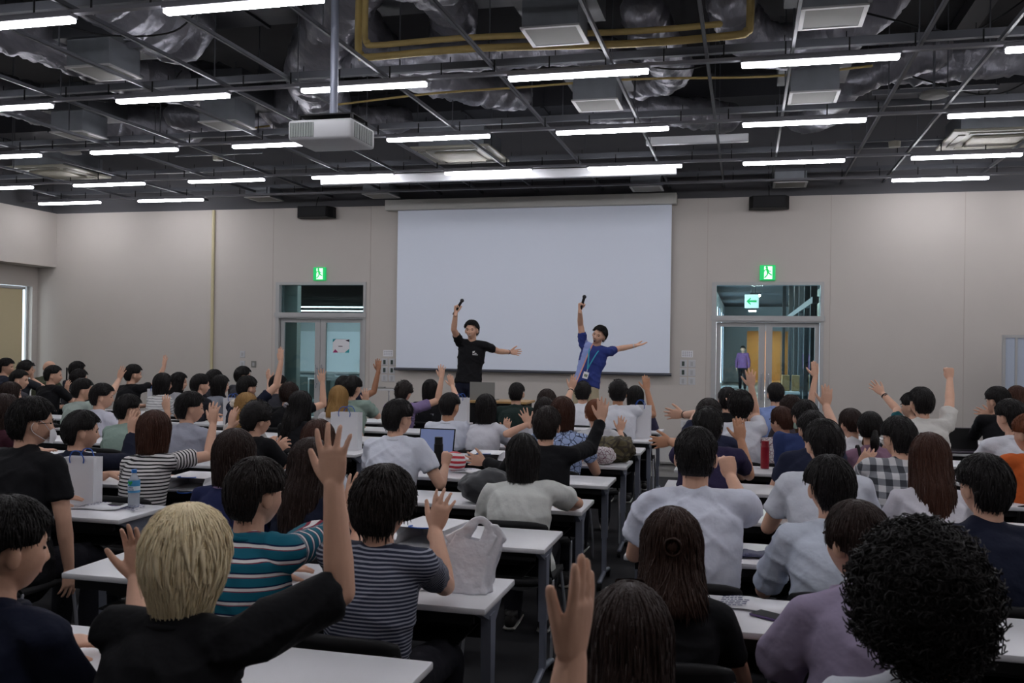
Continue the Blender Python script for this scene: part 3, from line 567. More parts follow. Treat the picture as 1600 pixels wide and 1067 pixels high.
for x, nm, rg in BL:
    for k in rg: table(x, k, 'white-topped folding table, %s row from the camera, %s' % (RN[k], nm))

# ------------------------------------------------------------------ hair
CEN = np.array([0, -.008, .022])
def hair_dir(a, th, o):
    s_ = math.sin(th); c_ = math.cos(th)
    if c_ < 0: s_ = abs(s_)**.72; c_ *= 1.22
    return CEN + np.array([(.079+o)*s_*math.sin(a), (.099+o)*s_*math.cos(a), (.099+o)*c_])
def sm(x): x = min(1, max(0, x)); return x*x*(3-2*x)
STY = {   # front, side, back end angles (degrees); zend>-9 makes side/back hang to that height
 'short': dict(o=.021, f=68, s=90, b=139, nt=620, tl=.055, tr=.0030, j=.004, cl=26),
 'under': dict(o=.016, f=62, s=84, b=134, nt=560, tl=.045, tr=.0028, j=.003),
 'shag': dict(o=.027, f=76, s=112, b=143, nt=760, tl=.08, tr=.0034, j=.008, cl=70),
 'bob': dict(o=.018, f=72, z=-.135, fl=-.08, nt=620, tl=.12, tr=.0028, j=.002),
 'long': dict(o=.017, f=60, z=-.42, fl=.02, nt=900, tl=.2, tr=.0028, j=.003),
 'wolf': dict(o=.017, f=74, z=-.138, ext=.05, fl=-.34, nt=1300, tl=.11, tr=.0024, j=.008, cl=230),
 'mid': dict(o=.017, f=66, z=-.19, fl=-.05, nt=640, tl=.13, tr=.0028, j=.004),
 'tied': dict(o=.014, f=50, s=106, b=128, nt=520, tl=.09, tr=.0027, j=.002),
 'crop': dict(o=.019, f=59, s=82, b=130, nt=900, tl=.045, tr=.0030, j=.009, cl=90),
 'half': dict(o=.018, f=66, z=-.175, fl=.14, nt=820, tl=.12, tr=.0026, j=.006, cl=90),
 'curly': dict(o=.024, f=66, s=100, b=134, nt=0, tl=0, tr=.004, j=.0),
 'afro': dict(o=.055, f=78, s=118, b=138, nt=0, tl=0, tr=.004, j=.0)}
def hpath(a, st, rnd, n=14):
    d = STY[st]; o = d['o']; fa = abs((a+PI) % (2*PI)-PI)          # 0 = front
    wf = 1-sm((fa-.75)/.45)
    if 'z' in d:
        zend = d['z']; th_h = math.radians(96); P = []
        thf = math.radians(d['f'])
        if fa < .95: the = thf + (th_h-thf)*sm((fa-.6)/.35)
        else: the = th_h
        for k in range(n//2+1): P.append(hair_dir(a, the*k/(n//2), o))
        L_ = max(.0, (P[-1][2]-zend))*(sm((fa-.85)/.25)); e = P[-1].copy(); rad = np.array([math.sin(a), math.cos(a), 0])
        for k in range(1, n//2+1):
            t = k/(n//2); q = e.copy(); q[2] -= L_*t; q[:2] += rad[:2]*d.get('fl', 0)*L_*t*(.6 if d.get('fl', 0) > 0 else 1)*math.sin(t*1.6)
            if zend < -.165: q[1] -= .062*sm(L_*t/.17)*sm((fa-1.3)/.6)
            P.append(q)
        return np.array(P)
    ws = sm((fa-1.82)/.36); the = d['f']*wf + (1-wf)*(d['s']+(d['b']-d['s'])*ws); the = math.radians(the)
    return np.array([hair_dir(a, the*k/n, o*(1-.35*sm((k/n-.75)/.25)*(fa > 1.2))) for k in range(n+1)])
def hair_mesh(st, seed, dens=1., twist=1.):
    R_ = random.Random(seed); d = STY[st]; b = MB(); na = 40; n = 14
    off = [R_.uniform(0, 9) for _ in range(3)]
    rows = [hpath(2*PI*i/na, st, R_, n) for i in range(na)]; m_ = len(rows[0]); V = []; F = []
    for i in range(na):
        for j in range(m_):
            p = rows[i][j].copy(); q = noise.noise(Vector((p[0]*22+off[0], p[1]*22+off[1], p[2]*14+off[2]))); sc = 1+.035*q+(.006*math.sin(i*2.4+j*.3)); c = p-CEN; c[:2] *= sc; V.append(CEN+c)
        p = V[-1].copy(); hang = 'z' in d; p[0] *= .86; p[1] = CEN[1]+(p[1]-CEN[1])*.86; p[2] += .004; V.append(p)
        p = V[-1].copy(); p[0] *= .75; p[1] = CEN[1]+(p[1]-CEN[1])*.75; p[2] += .03 if not hang else .05; V.append(p)
    mm = m_+2
    for i in range(na):
        k = (i+1) % na
        for j in range(mm-1): F.append((i*mm+j, i*mm+j+1, k*mm+j+1, k*mm+j))
    b.add(V, F)
    def tuft(P, r, fl=.5):
        m = len(P); rad = [(r*(1-.75*(k/(m-1))**1.6), r*fl*(1-.75*(k/(m-1))**1.6)) for k in range(m)]; b.loft(P, rad, ref=np.cross(P[-1]-P[0], P[0]-CEN)+1e-4, n=4, rnd=False)
    for q in range(int(d['nt']*dens)):
        a0 = R_.uniform(0, 2*PI); P0 = hpath(a0, st, R_, n); L_ = np.concatenate([[0], np.cumsum(np.linalg.norm(np.diff(P0, axis=0), axis=1))]); tot = L_[-1]
        tl = d['tl']*R_.uniform(.6, 1.3); s0 = R_.uniform(.08, 1)*tot-tl*.5; s0 = max(.01, s0); s1 = min(tot+R_.uniform(0, d.get('ext', d['j']*3)), s0+tl); tw = R_.uniform(-.25, .25)*twist; P = []
        for k in range(6):
            s = s0+(s1-s0)*k/5; aa = a0+tw*(s-s0)/.1; Pk = hpath(aa, st, R_, n) if k in (0,) else Pk
            p = np.array([np.interp(s, L_, P0[:, i]) for i in range(3)]); c = p-CEN; ca, sa = math.cos(-tw*(k/5)*.5), math.sin(-tw*(k/5)*.5); c[:2] = [c[0]*ca-c[1]*sa, c[0]*sa+c[1]*ca]
            o_ = .001+d['j']*R_.uniform(.2, 1)*(.5+k/5); c = c*(1+o_/max(.05, np.linalg.norm(c[:2]) if 'z' in d and p[2] < 0 else np.linalg.norm(c)))
            if s > tot: c[2] -= (s-tot)
            P.append(CEN+c)
        tuft(np.array(P), d['tr']*R_.uniform(.8, 1.5))
    for q in range(int(d.get('cl', 0)*(dens if dens == 1 else .6))):      # loose locks that break the outline
        a0 = R_.uniform(0, 2*PI); P0 = hpath(a0, st, R_, n); L_ = np.concatenate([[0], np.cumsum(np.linalg.norm(np.diff(P0, axis=0), axis=1))]); tot = L_[-1]; big = d.get('cl', 0) > 100
        s0 = R_.uniform(.25, .8)*tot; s1 = min(tot, s0+R_.uniform(.07, .12))+(R_.uniform(.0, .05) if big else R_.uniform(0, .012)); tw = R_.uniform(-.3, .3); lift = R_.uniform(.004, .012 if big else .008); P = []
        for k in range(7):
            s = s0+(s1-s0)*k/6; p = np.array([np.interp(s, L_, P0[:, i]) for i in range(3)]); c = p-CEN; an = tw*(k/6)**1.3; c[:2] = [c[0]*math.cos(an)-c[1]*math.sin(an), c[0]*math.sin(an)+c[1]*math.cos(an)]
            rr_ = max(.04, np.linalg.norm(c[:2])); c[:2] *= 1+(lift*math.sin(k/6*PI*.75)-.001)/rr_
            if s > tot: c[2] -= (s-tot); c[:2] *= 1-(s-tot)*4
            P.append(CEN+c)
        tuft(np.array(P), (R_.uniform(.005, .010) if big else R_.uniform(.004, .006)), .35)
    if st in ('curly', 'afro'):
        N = int((560 if st == 'curly' else 2300)*dens)
        for q in range(N):
            a0 = R_.uniform(0, 2*PI); P0 = hpath(a0, st, R_, n); p = P0[min(len(P0)-1, int((R_.random()**.7)*len(P0)))]; c = nrm(p-CEN)
            amp = (.011 if st == 'curly' else .015)*R_.uniform(.5, 1.2); e1 = nrm(np.cross(c, [R_.uniform(-1, 1), R_.uniform(-1, 1), 1])); e2 = np.cross(c, e1); ph = R_.uniform(0, 6); P = []
            ln = (.016 if st == 'curly' else .034)*R_.uniform(.4, 1.2)
            for k in range(9):
                an = ph+k*.95; P.append(p-c*.006+c*ln*k/8+(e1*math.cos(an)+e2*math.sin(an))*amp*(.5+k/16))
            P = np.array(P); b.loft(P, [.0028*(1-.4*k/8) for k in range(9)], n=3, rnd=False)
    return b
HM = {}
def mhair(c, key):
    return mat('hair_'+key, c, .5, bump=.4, bscale=25, spec=.2, var=.35 if c[0] < 140 else .12, detail=2, stretch=(7, 7, .7))
HC = {'black': (24, 21, 21), 'soft': (34, 28, 26), 'brown': (64, 38, 28), 'dark': (42, 29, 25), 'umber': (52, 34, 27), 'ash': (88, 62, 42), 'blonde': (248, 228, 190), 'gold': (158, 122, 74), 'auburn': (110, 62, 38)}
def hair_for(st, col, seed, near):
    key = (st, col, seed, near)
    if key not in HM:
        b = hair_mesh(st, seed, 1.0 if near else .45); HM[key] = b.mesh('hair', mhair(HC[col], col), True)
    return HM[key]

# ------------------------------------------------------------------ head, hands, bodies
def head_verts(mouth=0):
    nu, nv = 44, 34; V = []; F = []
    def g(x, z, cx, cz, sx, sz): return math.exp(-((x-cx)/sx)**2-((z-cz)/sz)**2)
    def pt(th, ph):
        x = math.sin(th)*math.sin(ph); y = math.sin(th)*math.cos(ph); z = math.cos(th)
        zz = z*.112; wx = .076; wy = .094
        if z < 0: wx *= 1-.36*(-z)**1.3
        if z < 0 and y > 0: wy *= 1-.02*(-z)
        if z < -.15 and y < 0: wy *= 1-.42*min(1, (-z-.15)/.7)
        X = x*wx*(abs(math.sin(th))**-.12 if th > .05 and th < PI-.05 else 1); Y = y*wy*(abs(math.sin(th))**-.18 if th > .1 and th < PI-.1 and y > 0 else 1); Z = zz
        if y > .1:
            Y = min(Y, .088) if z < .2 else Y
            Y += .021*g(X, Z, 0, -.030, .011, .011)+.015*g(X, Z, 0, -.008, .008, .02)+.005*g(X, Z, 0, .022, .05, .01)
            for s in (-1, 1): Y -= .012*g(X, Z, s*.031, .006, .017, .011); Y += .004*g(X, Z, s*.045, -.03, .02, .02)
            Y += .007*g(X, Z, 0, -.058, .022, .006)+.005*g(X, Z, 0, -.07, .018, .006)-.003*g(X, Z, 0, -.064, .02, .003)+.006*g(X, Z, 0, -.098, .02, .014)
            if mouth: Y -= mouth*.018*g(X, Z, 0, -.068, .018, .013)
        return (X, Y, Z)
    for i in range(1, nv):
        for j in range(nu): V.append(pt(PI*i/nv, 2*PI*j/nu))
    V.append((0, 0, .112)); V.append((0, .02, -.112))
    for i in range(nv-2):
        for j in range(nu): k = (j+1) % nu; F.append((i*nu+j, i*nu+k, (i+1)*nu+k, (i+1)*nu+j))
    t = len(V)-2
    for j in range(nu): k = (j+1) % nu; F.append((t, k, j)); F.append((t+1, (nv-2)*nu+j, (nv-2)*nu+k))
    return np.array(V), F
HV = {m: head_verts(m) for m in (0, 1)}
def rotm(yaw, pitch=0, roll=0):       # yaw clockwise from +Y, pitch = nod down, roll = lean to own right
    cy, sy = math.cos(-yaw), math.sin(-yaw); cp, sp = math.cos(-pitch), math.sin(-pitch); cr, sr = math.cos(roll), math.sin(roll)
    return np.array([[cy, -sy, 0], [sy, cy, 0], [0, 0, 1]]) @ np.array([[1, 0, 0], [0, cp, -sp], [0, sp, cp]]) @ np.array([[cr, 0, sr], [0, 1, 0], [-sr, 0, cr]])
def hand(b, W, d, n, right, s, curl=.14, spread=1., thumb=1., mi=0):
    d = nrm(d); n = nrm(n-np.dot(n, d)*d); sd = np.cross(d, n) if right else np.cross(n, d)
    b.loft([W-d*.03*s, W+d*.005*s, W+d*.03*s, W+d*.06*s, W+d*.086*s], [(.026*s, .020*s), (.027*s, .019*s), (.036*s, .017*s), (.041*s, .0145*s), (.040*s, .0115*s)], ref=sd, n=16)
    for off, ln, sp, k in ((.030, .070, .15, 0), (.0105, .079, .04, 1), (-.0100, .074, -.07, 2), (-.0295, .058, -.20, 3)):
        fd = nrm(d+sd*math.sin(sp*spread)); p = W+d*(.080-.004*abs(k-1))*s+sd*off*s; P = [p-fd*.012*s]; c = 0; r = (.0094 if k < 3 else .0082)*s
        P.append(p)
        for seg, fr in enumerate((.42, .32, .26)):
            c += curl*(1+.15*k)*(1 if seg else .7); q = fd*math.cos(c)+n*math.sin(c); p = p+q*ln*fr*s; P.append(p)
        b.loft(crv(P, 3), lerpr([r*1.05, r, r*.95, r*.88, r*.72], 3), ref=sd, n=8)
    td = nrm(d*.72+sd*.62*thumb+n*.28); p = W+d*.018*s+sd*.020*s+n*.004*s; P = [p]
    if curl > .9: td = nrm(n*.75-sd*.45+d*.3); 
    P.append(p+nrm(d*.6+sd*(.8*thumb if curl < .9 else .2)+n*(.2 if curl < .9 else .5))*.034*s); P.append(P[-1]+td*.034*s); P.append(P[-1]+nrm(td+d*.25)*.028*s)
    b.loft(crv(P, 3), lerpr([.0175*s, .0135*s, .0105*s, .0082*s], 3), ref=n, n=10)
    return sd
def on_ray(px, C, L_, fwd=True):      # point on the pixel's ray at distance L_ from C
    d = nrm(ray(*px)); o = C-EYE; t = o.dot(d); c = EYE+d*t; h = np.linalg.norm(c-C)
    if h >= L_: return C+(c-C)/h*min(h, L_*1.10)
    e = math.sqrt(L_*L_-h*h); return c+d*(e if fwd else -e)
SKIN = {'a': (212, 168, 144), 'b': (194, 144, 114), 'c': (158, 112, 86), 'd': (220, 180, 156)}
def mskin(k): return mat('skin_'+k, SKIN[k], .55, sss=.0, spec=.3, var=.06, bscale=30, bump=.08)
EYEM = {}
def small(name, fn, m):
    if name not in EYEM: b = MB(); fn(b); EYEM[name] = b.mesh(name, m, True)
    return EYEM[name]
PID = 0; CHAIRS = []
def mcloth(c, rough=.85):
    return mat('cloth_%d_%d_%d' % tuple(c), c, rough, bump=.6, bscale=11, spec=.15, detail=3)
TRS = {}
def trouser_mesh(c, w_, dz):
    key = (tuple(c), w_, dz)
    if key not in TRS:
        b = MB(); b.ball((0, 0, .50), (.17*w_, .15, .10))
        for s in (-1, 1):
            P = crv([(s*.085, 0, .50), (s*.10, .2, .50), (s*.11, .38, .50), (s*.11, .42, .44), (s*.10, .40, .25), (s*.10, .38, .07)], 4); b.loft(P, lerpr([.095, .088, .07, .068, .062, .055], 4), n=12)
        me = remesh(b, .022, 3); me.materials.append(mcloth(c)); TRS[key] = me
    return TRS[key]
def shoe_mesh():
    if 'shoe' not in TRS:
        b = MB(); b.loft(crv([(0, -.10, .045), (0, -.04, .05), (0, .05, .042), (0, .15, .03)], 4), lerpr([(.036, .04), (.038, .045), (.042, .036), (.036, .024)], 4), n=12)
        b.loft([(0, -.06, .05), (0, -.065, .10)], [.04, .04], n=12, rnd=False); TRS['shoe'] = b.mesh('shoe', M_SHOE); b = MB(); b.loft([(0, -.12, .010), (0, 0, .010), (0, .17, .010)], [(.038, .01), (.042, .01), (.036, .01)], n=12); TRS['sole'] = b.mesh('sole', M_SOLE)
    return TRS['shoe'], TRS['sole']
def person(px, py, k, st, col, shirt, desc, R=None, L=None, hy=None, by=None, pitch=.05, roll=0., w_=1., fem=False, sleeve='short', skin='a', Y=None, s=1., trous=(34, 34, 40), pat=None, collar=None, stand=False, feet=0., mouth=0, vox=None, group='seated audience members', off=False, T=None, hipx=None, shirtz=None, seed=None, lean=.11, eyes=True, puff=1., loose=1.):
    global PID; PID += 1; rs = random.Random(PID*7+1)
    Yd = (2.05+1.02*k) if Y is None else Y
    if T is None: T = atY(px, py, Yd)
    T = np.asarray(T, float).copy()
    if not stand and not off: T[2] = min(max(T[2], 1.10), 1.42)
    if hy is None: hy = math.atan2(-3.2-T[0], 13.5-T[1])*.75+rs.uniform(-.12, .12)
    if by is None: by = hy*.45
    near = k <= 2 or stand; seed = (PID if near else rs.randrange(4)) if seed is None else seed
    Rh = rotm(hy, pitch, roll); Rb = rotm(by); fw = Rb @ [0, 1, 0]; rt = Rb @ [1, 0, 0]; up = np.array([0, 0, 1.]); hs = (.150 if fem else .168)*w_*s
    C = T-Rh @ np.array([0, 0, .132])*s                     # head centre
    hip = np.array([T[0], T[1], .5])-fw*lean; 
    if stand: hip = np.array([T[0], T[1], T[2]-.80*s])
    if hipx is not None: hip = np.asarray(hipx, float)
    N = C-up*.168*s-fw*.045*s
    if stand: N = C-(Rh @ np.array([0, .04, .17]))*s
    tdir = nrm(N-hip); lat = nrm(rt-rt.dot(tdir)*tdir)
    SR = N+lat*hs-tdir*.035*s; SL = N-lat*hs-tdir*.035*s
    if R is not None and 'wr' in R and R.get('lift', 1): SR = SR+tdir*.025
    if L is not None and 'wr' in L and L.get('lift', 1): SL = SL+tdir*.025
    base = np.array([hip[0], hip[1], feet])
    arms = []
    for side, S, A in ((1, SR, R), (-1, SL, L)):
        ah = s*(.94 if fem else 1.); La = .285*ah; Lf = .245*ah; A = A or {}; o = lat*side
        if 'wr' in A:
            if 'el' in A:
                E_ = on_ray(A['el'], S, La, A.get('ef', 1)); W_ = on_ray(A['wr'], E_, Lf, A.get('wf', 1))
            else:
                W_ = atY(*A['wr'], S[1]+A.get('dy', .12)); dd = W_-S; D = np.linalg.norm(dd)
                if D > .98*(La+Lf): W_ = S+dd/D*.98*(La+Lf); D = .98*(La+Lf)
                pole = nrm(o*.8-up*.6-fw*.1); u = nrm(W_-S); x = (La*La-Lf*Lf+D*D)/(2*D); h = math.sqrt(max(0, La*La-x*x)); q = nrm(pole-pole.dot(u)*u); E_ = S+u*x+q*h
            tip = atY(*A['tip'], W_[1]+A.get('tdy', .01)) if 'tip' in A else W_+up*.1
            hd = nrm(tip-W_); pn = np.array(A['palm'], float) if 'palm' in A else fw
        elif stand or A.get('down'):
            E_ = S+nrm(o*.25-up)*La; W_ = E_+nrm(-up+fw*.15)*Lf; hd = -up; pn = -o
        else:
            E_ = S+nrm(o*.28-up*.86+fw*(.42))*La; W_ = E_+nrm(fw*.85-o*.42+up*(.02))*Lf; W_[2] = max(W_[2], .765); hd = nrm(fw-o*.6-up*.03); pn = -up+o*.2
        arms.append((S, E_, W_, hd, pn, side, A))
    if vox is None: vox = .0065 if k > 2 else .0055
    # --- body
    b = MB(); hv, hf = HV[mouth]; b.add(C+(hv*s) @ Rh.T, hf)
    for sd in (-1, 1):
        b.ball(C+Rh @ (np.array([sd*.081, -.010, -.008])*s), np.array([.010, .020, .034])*s, 12, 8, rot=Rh @ rotm(sd*.55))
    fr = .86 if fem else 1.
    b.loft([C+Rh @ np.array([0, -.022, -.05])*s, C+Rh @ np.array([0, -.028, -.10])*s, N+tdir*.0*s, N-tdir*.05*s], [.056*s*fr, .054*s*fr, .058*s*fr, .075*s*fr], ref=lat, n=16)
    tl = np.linalg.norm(N-hip); tw = [(0, .155, .11), (.28, .132 if not fem else .118, .098), (.6, .15 if not fem else .13, .105), (.85, .15 if not fem else .128, .09), (.98, .085, .06)]
    bow = -fw*.03
    def tor(infl, top=.98, z0=0., w0=1.):
        P = [hip+(N-hip)*max(t, 0)+bow*math.sin(max(0, t)*PI)+(-up*z0 if t <= 0 else 0) for t, a, c in tw]; return P, [(a*w_*s*w0+infl, c*w_*s+infl) for t, a, c in tw]
    P, r_ = tor(-.018); b.loft(crv(P, 3), lerpr(r_, 3), ref=lat, n=20)
    b.loft([SL, N-tdir*.03*s, SR], [.05*s*fr, .07*s, .05*s*fr], ref=tdir, n=12)
    for S, E_, W_, hd, pn, side, A in arms:
        b.loft(crv([S, (S+E_)/2, E_], 4), lerpr([.052*s*fr, .046*s*fr, .038*s*fr], 4), n=14)
        b.loft(crv([E_, E_+(W_-E_)*.3, W_], 4), lerpr([(.038*s*fr), (.039*s*fr), (.0255*s*fr)], 4), ref=np.cross(hd, pn), n=14)
        hand(b, W_, hd, pn, side > 0, s*(1.02 if not fem else .94), A.get('curl', .12+rs.uniform(0, .1)), A.get('spread', rs.uniform(.6, 1.4)), A.get('thumb', .85))
    lab = desc
    root = empty('person', tuple(base), lab, 'person', group)
    hvox = vox if not any('wr' in (x or {}) for x in (R, L)) else min(vox, .0058)
    me = remesh(b, hvox, 2, 'body', base); me.materials.append(mskin(skin)); link('body', me, root)
    # --- shirt
    b = MB(); lo = loose-1; inf = .016+.03*lo; P, r_ = tor(inf, z0=.03 if not stand else .07, w0=1.02 if not stand else 1.12); r_[-1] = (.085*w_*s+.008, .068*s+.006); b.loft(crv(P, 3), lerpr(r_, 3), ref=lat, n=24, rnd=not stand)
    b.loft([SL, N-tdir*.028*s, SR], [.062*s*fr, .080*s, .062*s*fr], ref=tdir, n=14); axes = []
    for S, E_, W_, hd, pn, side, A in arms:
        ln = {'short': .62, 'none': .08, 'elbow': .92, 'long': 1.0}[A.get('sleeve', sleeve)]; e = S+(E_-S)*ln; kk = puff
        b.loft(crv([S-(E_-S)*.05, S+(e-S)*.5, e], 4), lerpr([.060*s*fr, (.058+.022*lo)*s*fr*kk, (.056+.036*lo)*s*fr*kk], 4), n=16, rnd=ln > .99); axes.append((S, E_))
        if ln > .99: b.loft(crv([E_, E_+(W_-E_)*.4, W_-(W_-E_)*.06], 4), lerpr([.054*s*fr, .05*s*fr, .037*s*fr], 4), n=14, rnd=False); axes.append((E_, W_))
    me = remesh(b, .0105 if near else .013, 3, 'shirt', base); nv = len(me.vertices); co = np.zeros(nv*3); me.vertices.foreach_get('co', co); co = co.reshape(-1, 3); no = np.zeros(nv*3); me.vertices.foreach_get('normal', no); no = no.reshape(-1, 3)
    q = rs.uniform(0, 9); A_ = .0045*(1.3 if loose > 1.2 else 1)
    dsp = np.sin(24*co[:, 0]+4*np.sin(13*co[:, 2]+q)+q)*np.sin(21*co[:, 2]+3*np.sin(11*co[:, 0]+q)+2*np.sin(9*co[:, 1]))+.6*np.sin(47*co[:, 2]+5*np.sin(17*co[:, 0]+q)+6*np.sin(12*co[:, 1]))*np.sin(19*co[:, 0]-q)
    dsp *= .45
    for (fa_, fb_, fc_, ph_) in ((34, 22, 9, q), (-26, 31, 14, q*2), (15, 44, -20, q*3)):
        wv = fa_*co[:, 0]+fb_*co[:, 2]+fc_*co[:, 1]+2.6*np.sin(7*co[:, 0]+ph_)+2.2*np.sin(9*co[:, 2]-ph_)+1.5*np.sin(13*co[:, 1]+ph_); rd = (1-np.abs(np.sin(wv*.5)))**3; msk = np.clip(np.sin(11*co[:, 0]+ph_)*np.sin(8*co[:, 2]+ph_*1.7)+.35, 0, 1); dsp += 2.0*rd*msk
    me.vertices.foreach_set('co', (co+no*(A_*dsp)[:, None]).ravel())
    if pat is not None:
        wld = co+base; stv = wld[:, 2].copy(); azv = (wld-base) @ lat
        for i, (a_, c_) in enumerate(axes):
            d = nrm(c_-a_); u = (wld-a_) @ d; pr = np.linalg.norm(wld-a_-np.outer(u, d), axis=1); sel = (u > .02) & (pr < .10*puff) & (np.abs((wld-N) @ lat) > hs*.92); stv[sel] = u[sel]; rr_ = nrm(np.cross(d, fw)); azv[sel] = ((wld-a_) @ rr_)[sel]
        if shirtz == 'panel':
            rel = wld-N; u_ = rel @ lat; w2 = rel @ tdir; val = .52+(u_-.035+w2*.10)*1.2; val[(u_ > hs*.88) & (w2 > -.22)] = .05; stv = np.clip(val, 0, 1); 
        at = me.attributes.new('st', 'FLOAT', 'POINT'); at.data.foreach_set('value', stv.astype(np.float32)); at = me.attributes.new('az', 'FLOAT', 'POINT'); at.data.foreach_set('value', azv.astype(np.float32))
    me.materials.append(pat if pat is not None else mcloth(shirt)); sh = link('shirt', me, root)
    if collar:
        cb = MB(); kk = N+tdir*.012*s
        ring = [kk+(lat*math.cos(a)*.068+np.cross(lat, tdir)*-math.sin(a)*.066)*s+fw*.008+tdir*(.018 if math.sin(a)*1 > 0 else .008) for a in np.linspace(0, 2*PI, 25)]; cb.loft(ring, [(.011, .017)]*len(ring), ref=tdir*1., n=8); link('collar', cb.mesh('collar', mcloth(collar), True, base), sh)
    # --- hair and face
    HMx = Matrix.Translation(Vector(C-base)) @ Matrix(Rh.tolist()).to_4x4() @ Matrix.Scale(s, 4)
    if st != 'bald': link('hair', hair_for(st, col, seed, near), root, HMx)
    if eyes:
        blk = mat('eye_dark', (22, 16, 14), .2)
        ee = small('eye', lambda b: b.ball((0, 0, 0), (.0125, .006, .0048 if mouth == 0 else .003), 12, 8), blk)
        br = small('eyebrow', lambda b: b.loft(crv([(-.016, 0, -.001), (0, .003, .003), (.016, -.002, -.001)], 3), [(.004, .0022)]*7, n=6), mhair(HC['black'], 'black')); lp = small('lips', lambda b: b.loft(crv([(-.021, -.005, .001), (0, .003, 0), (.021, -.005, .001)], 3), lerpr([.0015, .0042, .0015], 3), n=8), mat('lip', (168, 98, 88), .5))
        for sd in (-1, 1):
            link('eye', ee, root, HMx @ Matrix.Translation((sd*.031, .0775, .004))); link('eyebrow', br, root, HMx @ Matrix.Translation((sd*.032, .086, .024)))
        if not mouth: link('lips', lp, root, HMx @ Matrix.Translation((0, .0805, -.064)))
    # --- legs
    if not stand:
        Rz = Matrix(Rb.tolist()).to_4x4(); link('trousers', trouser_mesh(trous, round(w_, 1), 0), root, Rz)
        s1, s2 = shoe_mesh()
        for sd in (-1, 1): q = link('shoe', s1, root, Rz @ Matrix.Translation((sd*.10, .39, .005))); link('sole', s2, q)
        if not off: CHAIRS.append((hip[0], hip[1], by, desc))
    root['_h'] = 0; del root['_h']
    return dict(root=root, C=C, Rh=Rh, N=N, hip=hip, arms=arms, base=base, HM=HMx, lat=lat, tdir=tdir, fw=fw, s=s)
# ------------------------------------------------------------------ the audience
WH = (208, 212, 222); BK = (24, 24, 27); NV = (27, 31, 48); GR = (140, 160, 150)
ST_BW = stripes('striped_black_white', 'st', .021, [(0, (30, 28, 32)), (.42, (208, 204, 204))])
ST_TEAL = stripes('striped_teal', 'st', .044, [(0, (22, 98, 118)), (.60, (130, 44, 66)), (.67, (222, 220, 220)), (.88, (20, 30, 66))])
ST_NV = stripes('striped_navy_grey', 'st', .0125, [(0, (44, 48, 66)), (.58, (150, 153, 165))])
ST_GR = stripes('striped_pale', 'st', .03, [(0, (206, 206, 206)), (.8, (120, 120, 124))])
PLAID = plaid('plaid_grey'); MAPP = cells('map_pattern', (160, 178, 216), (28, 36, 70), 22, .045); FLOR = cells('floral_pattern', (205, 200, 200), (120, 70, 90), 34, .05)
def A(wr, tip, el=None, **k):
    d = dict(wr=wr, tip=tip, **k)
    if el: d['el'] = el
    return d
BACK = (0, -1, 0)
P = {}
P['blonde'] = person(297, 791, 0, 'wolf', 'blonde', BK, 'person with shaggy blonde hair and black shirt, right arm raised high in the foreground', R=A((520, 742), (517, 655), (532, 925), curl=.1, spread=1.7), L=A((214, 905), (212, 828), (218, 1010), palm=BACK, wf=1, curl=.12, spread=.8), loose=1.3, sleeve='elbow', vox=.0045, hy=.1, by=.05, collar=BK)
P['navyleft'] = person(18, 780, 0, 'short', 'black', NV, 'man in navy polo cut off by the left edge of the photo', hy=.55, by=.1, collar=NV, w_=1.05)
P['afro'] = person(1438, 858, 0, 'afro', 'black', WH, 'person with a big black curly afro and white shirt at lower right', Y=2.15, hy=-.15, collar=WH)
P['longfront'] = person(984, 913, 0, 'long', 'dark', BK, 'woman with long straight dark hair behind the blurred raised hand', fem=True, hy=-.1, Y=2.05)
P['hand'] = person(0, 0, 0, 'short', 'black', WH, 'person mostly below the frame whose blurred hand rises at bottom centre', T=(-.24, 1.28, 1.10), R=A((893, 1030), (925, 848), (860, 1300), curl=.06, spread=.15, dy=.1, palm=(-.93, .3, .1), thumb=.3, wf=1), off=True, vox=.004, sleeve='elbow', hy=-.2, by=-.1, eyes=True)
P['teal'] = person(405, 718, 1, 'short', 'soft', (40, 120, 140), 'person in teal polo with white and red stripes behind the blonde', pat=ST_TEAL, collar=(22, 98, 118), R=A((545, 800), (552, 770), (505, 838), sleeve='elbow', ef=1), hy=.45, loose=1.3, w_=1.1)
P['stripe'] = person(603, 733, 1, 'shag', 'soft', (100, 100, 110), 'person in navy and grey striped tee raising an open right hand', pat=ST_NV, R=A((680, 828), (694, 775), (695, 915), curl=.15, spread=1.1), L=A((560, 830), (547, 785), (545, 900)), hy=.25)
P['bunback'] = person(1050, 795, 1, 'half', 'umber', BK, 'woman with brown half-tied hair and black tee, chair back behind her', fem=True, hy=-.1, w_=1.05, lean=.05)
P['lavender'] = person(1335, 782, 1, 'tied', 'dark', (158, 147, 172), 'woman in lavender blouse with glittering hair clip', fem=True, hy=-.7, by=-.15, puff=1.45, loose=1.3, sleeve='elbow', collar=(158, 147, 172))
P['whitetee'] = person(1088, 668, 2, 'under', 'black', (210, 214, 228), 'man in loose white tee with short undercut, right fist beside his head', R=A((1142, 745), (1133, 708), (1166, 800), curl=1.35), hy=-.02, by=0, loose=1.5, w_=1.12, puff=1.15)
P['linen'] = person(1295, 714, 2, 'short', 'black', (204, 212, 226), 'man in pale linen shirt seated right of the white tee man', hy=-.35, collar=(204, 212, 226), loose=1.3, sleeve='elbow')
P['navyright'] = person(1535, 712, 2, 'short', 'black', NV, 'man in navy tee with tousled black hair near the right edge', hy=-.45, loose=1.3, w_=1.12)
P['longhair'] = person(487, 685, 2, 'long', 'dark', NV, 'woman with very long dark hair in navy, between teal polo and striped tee', fem=True, hy=.1)
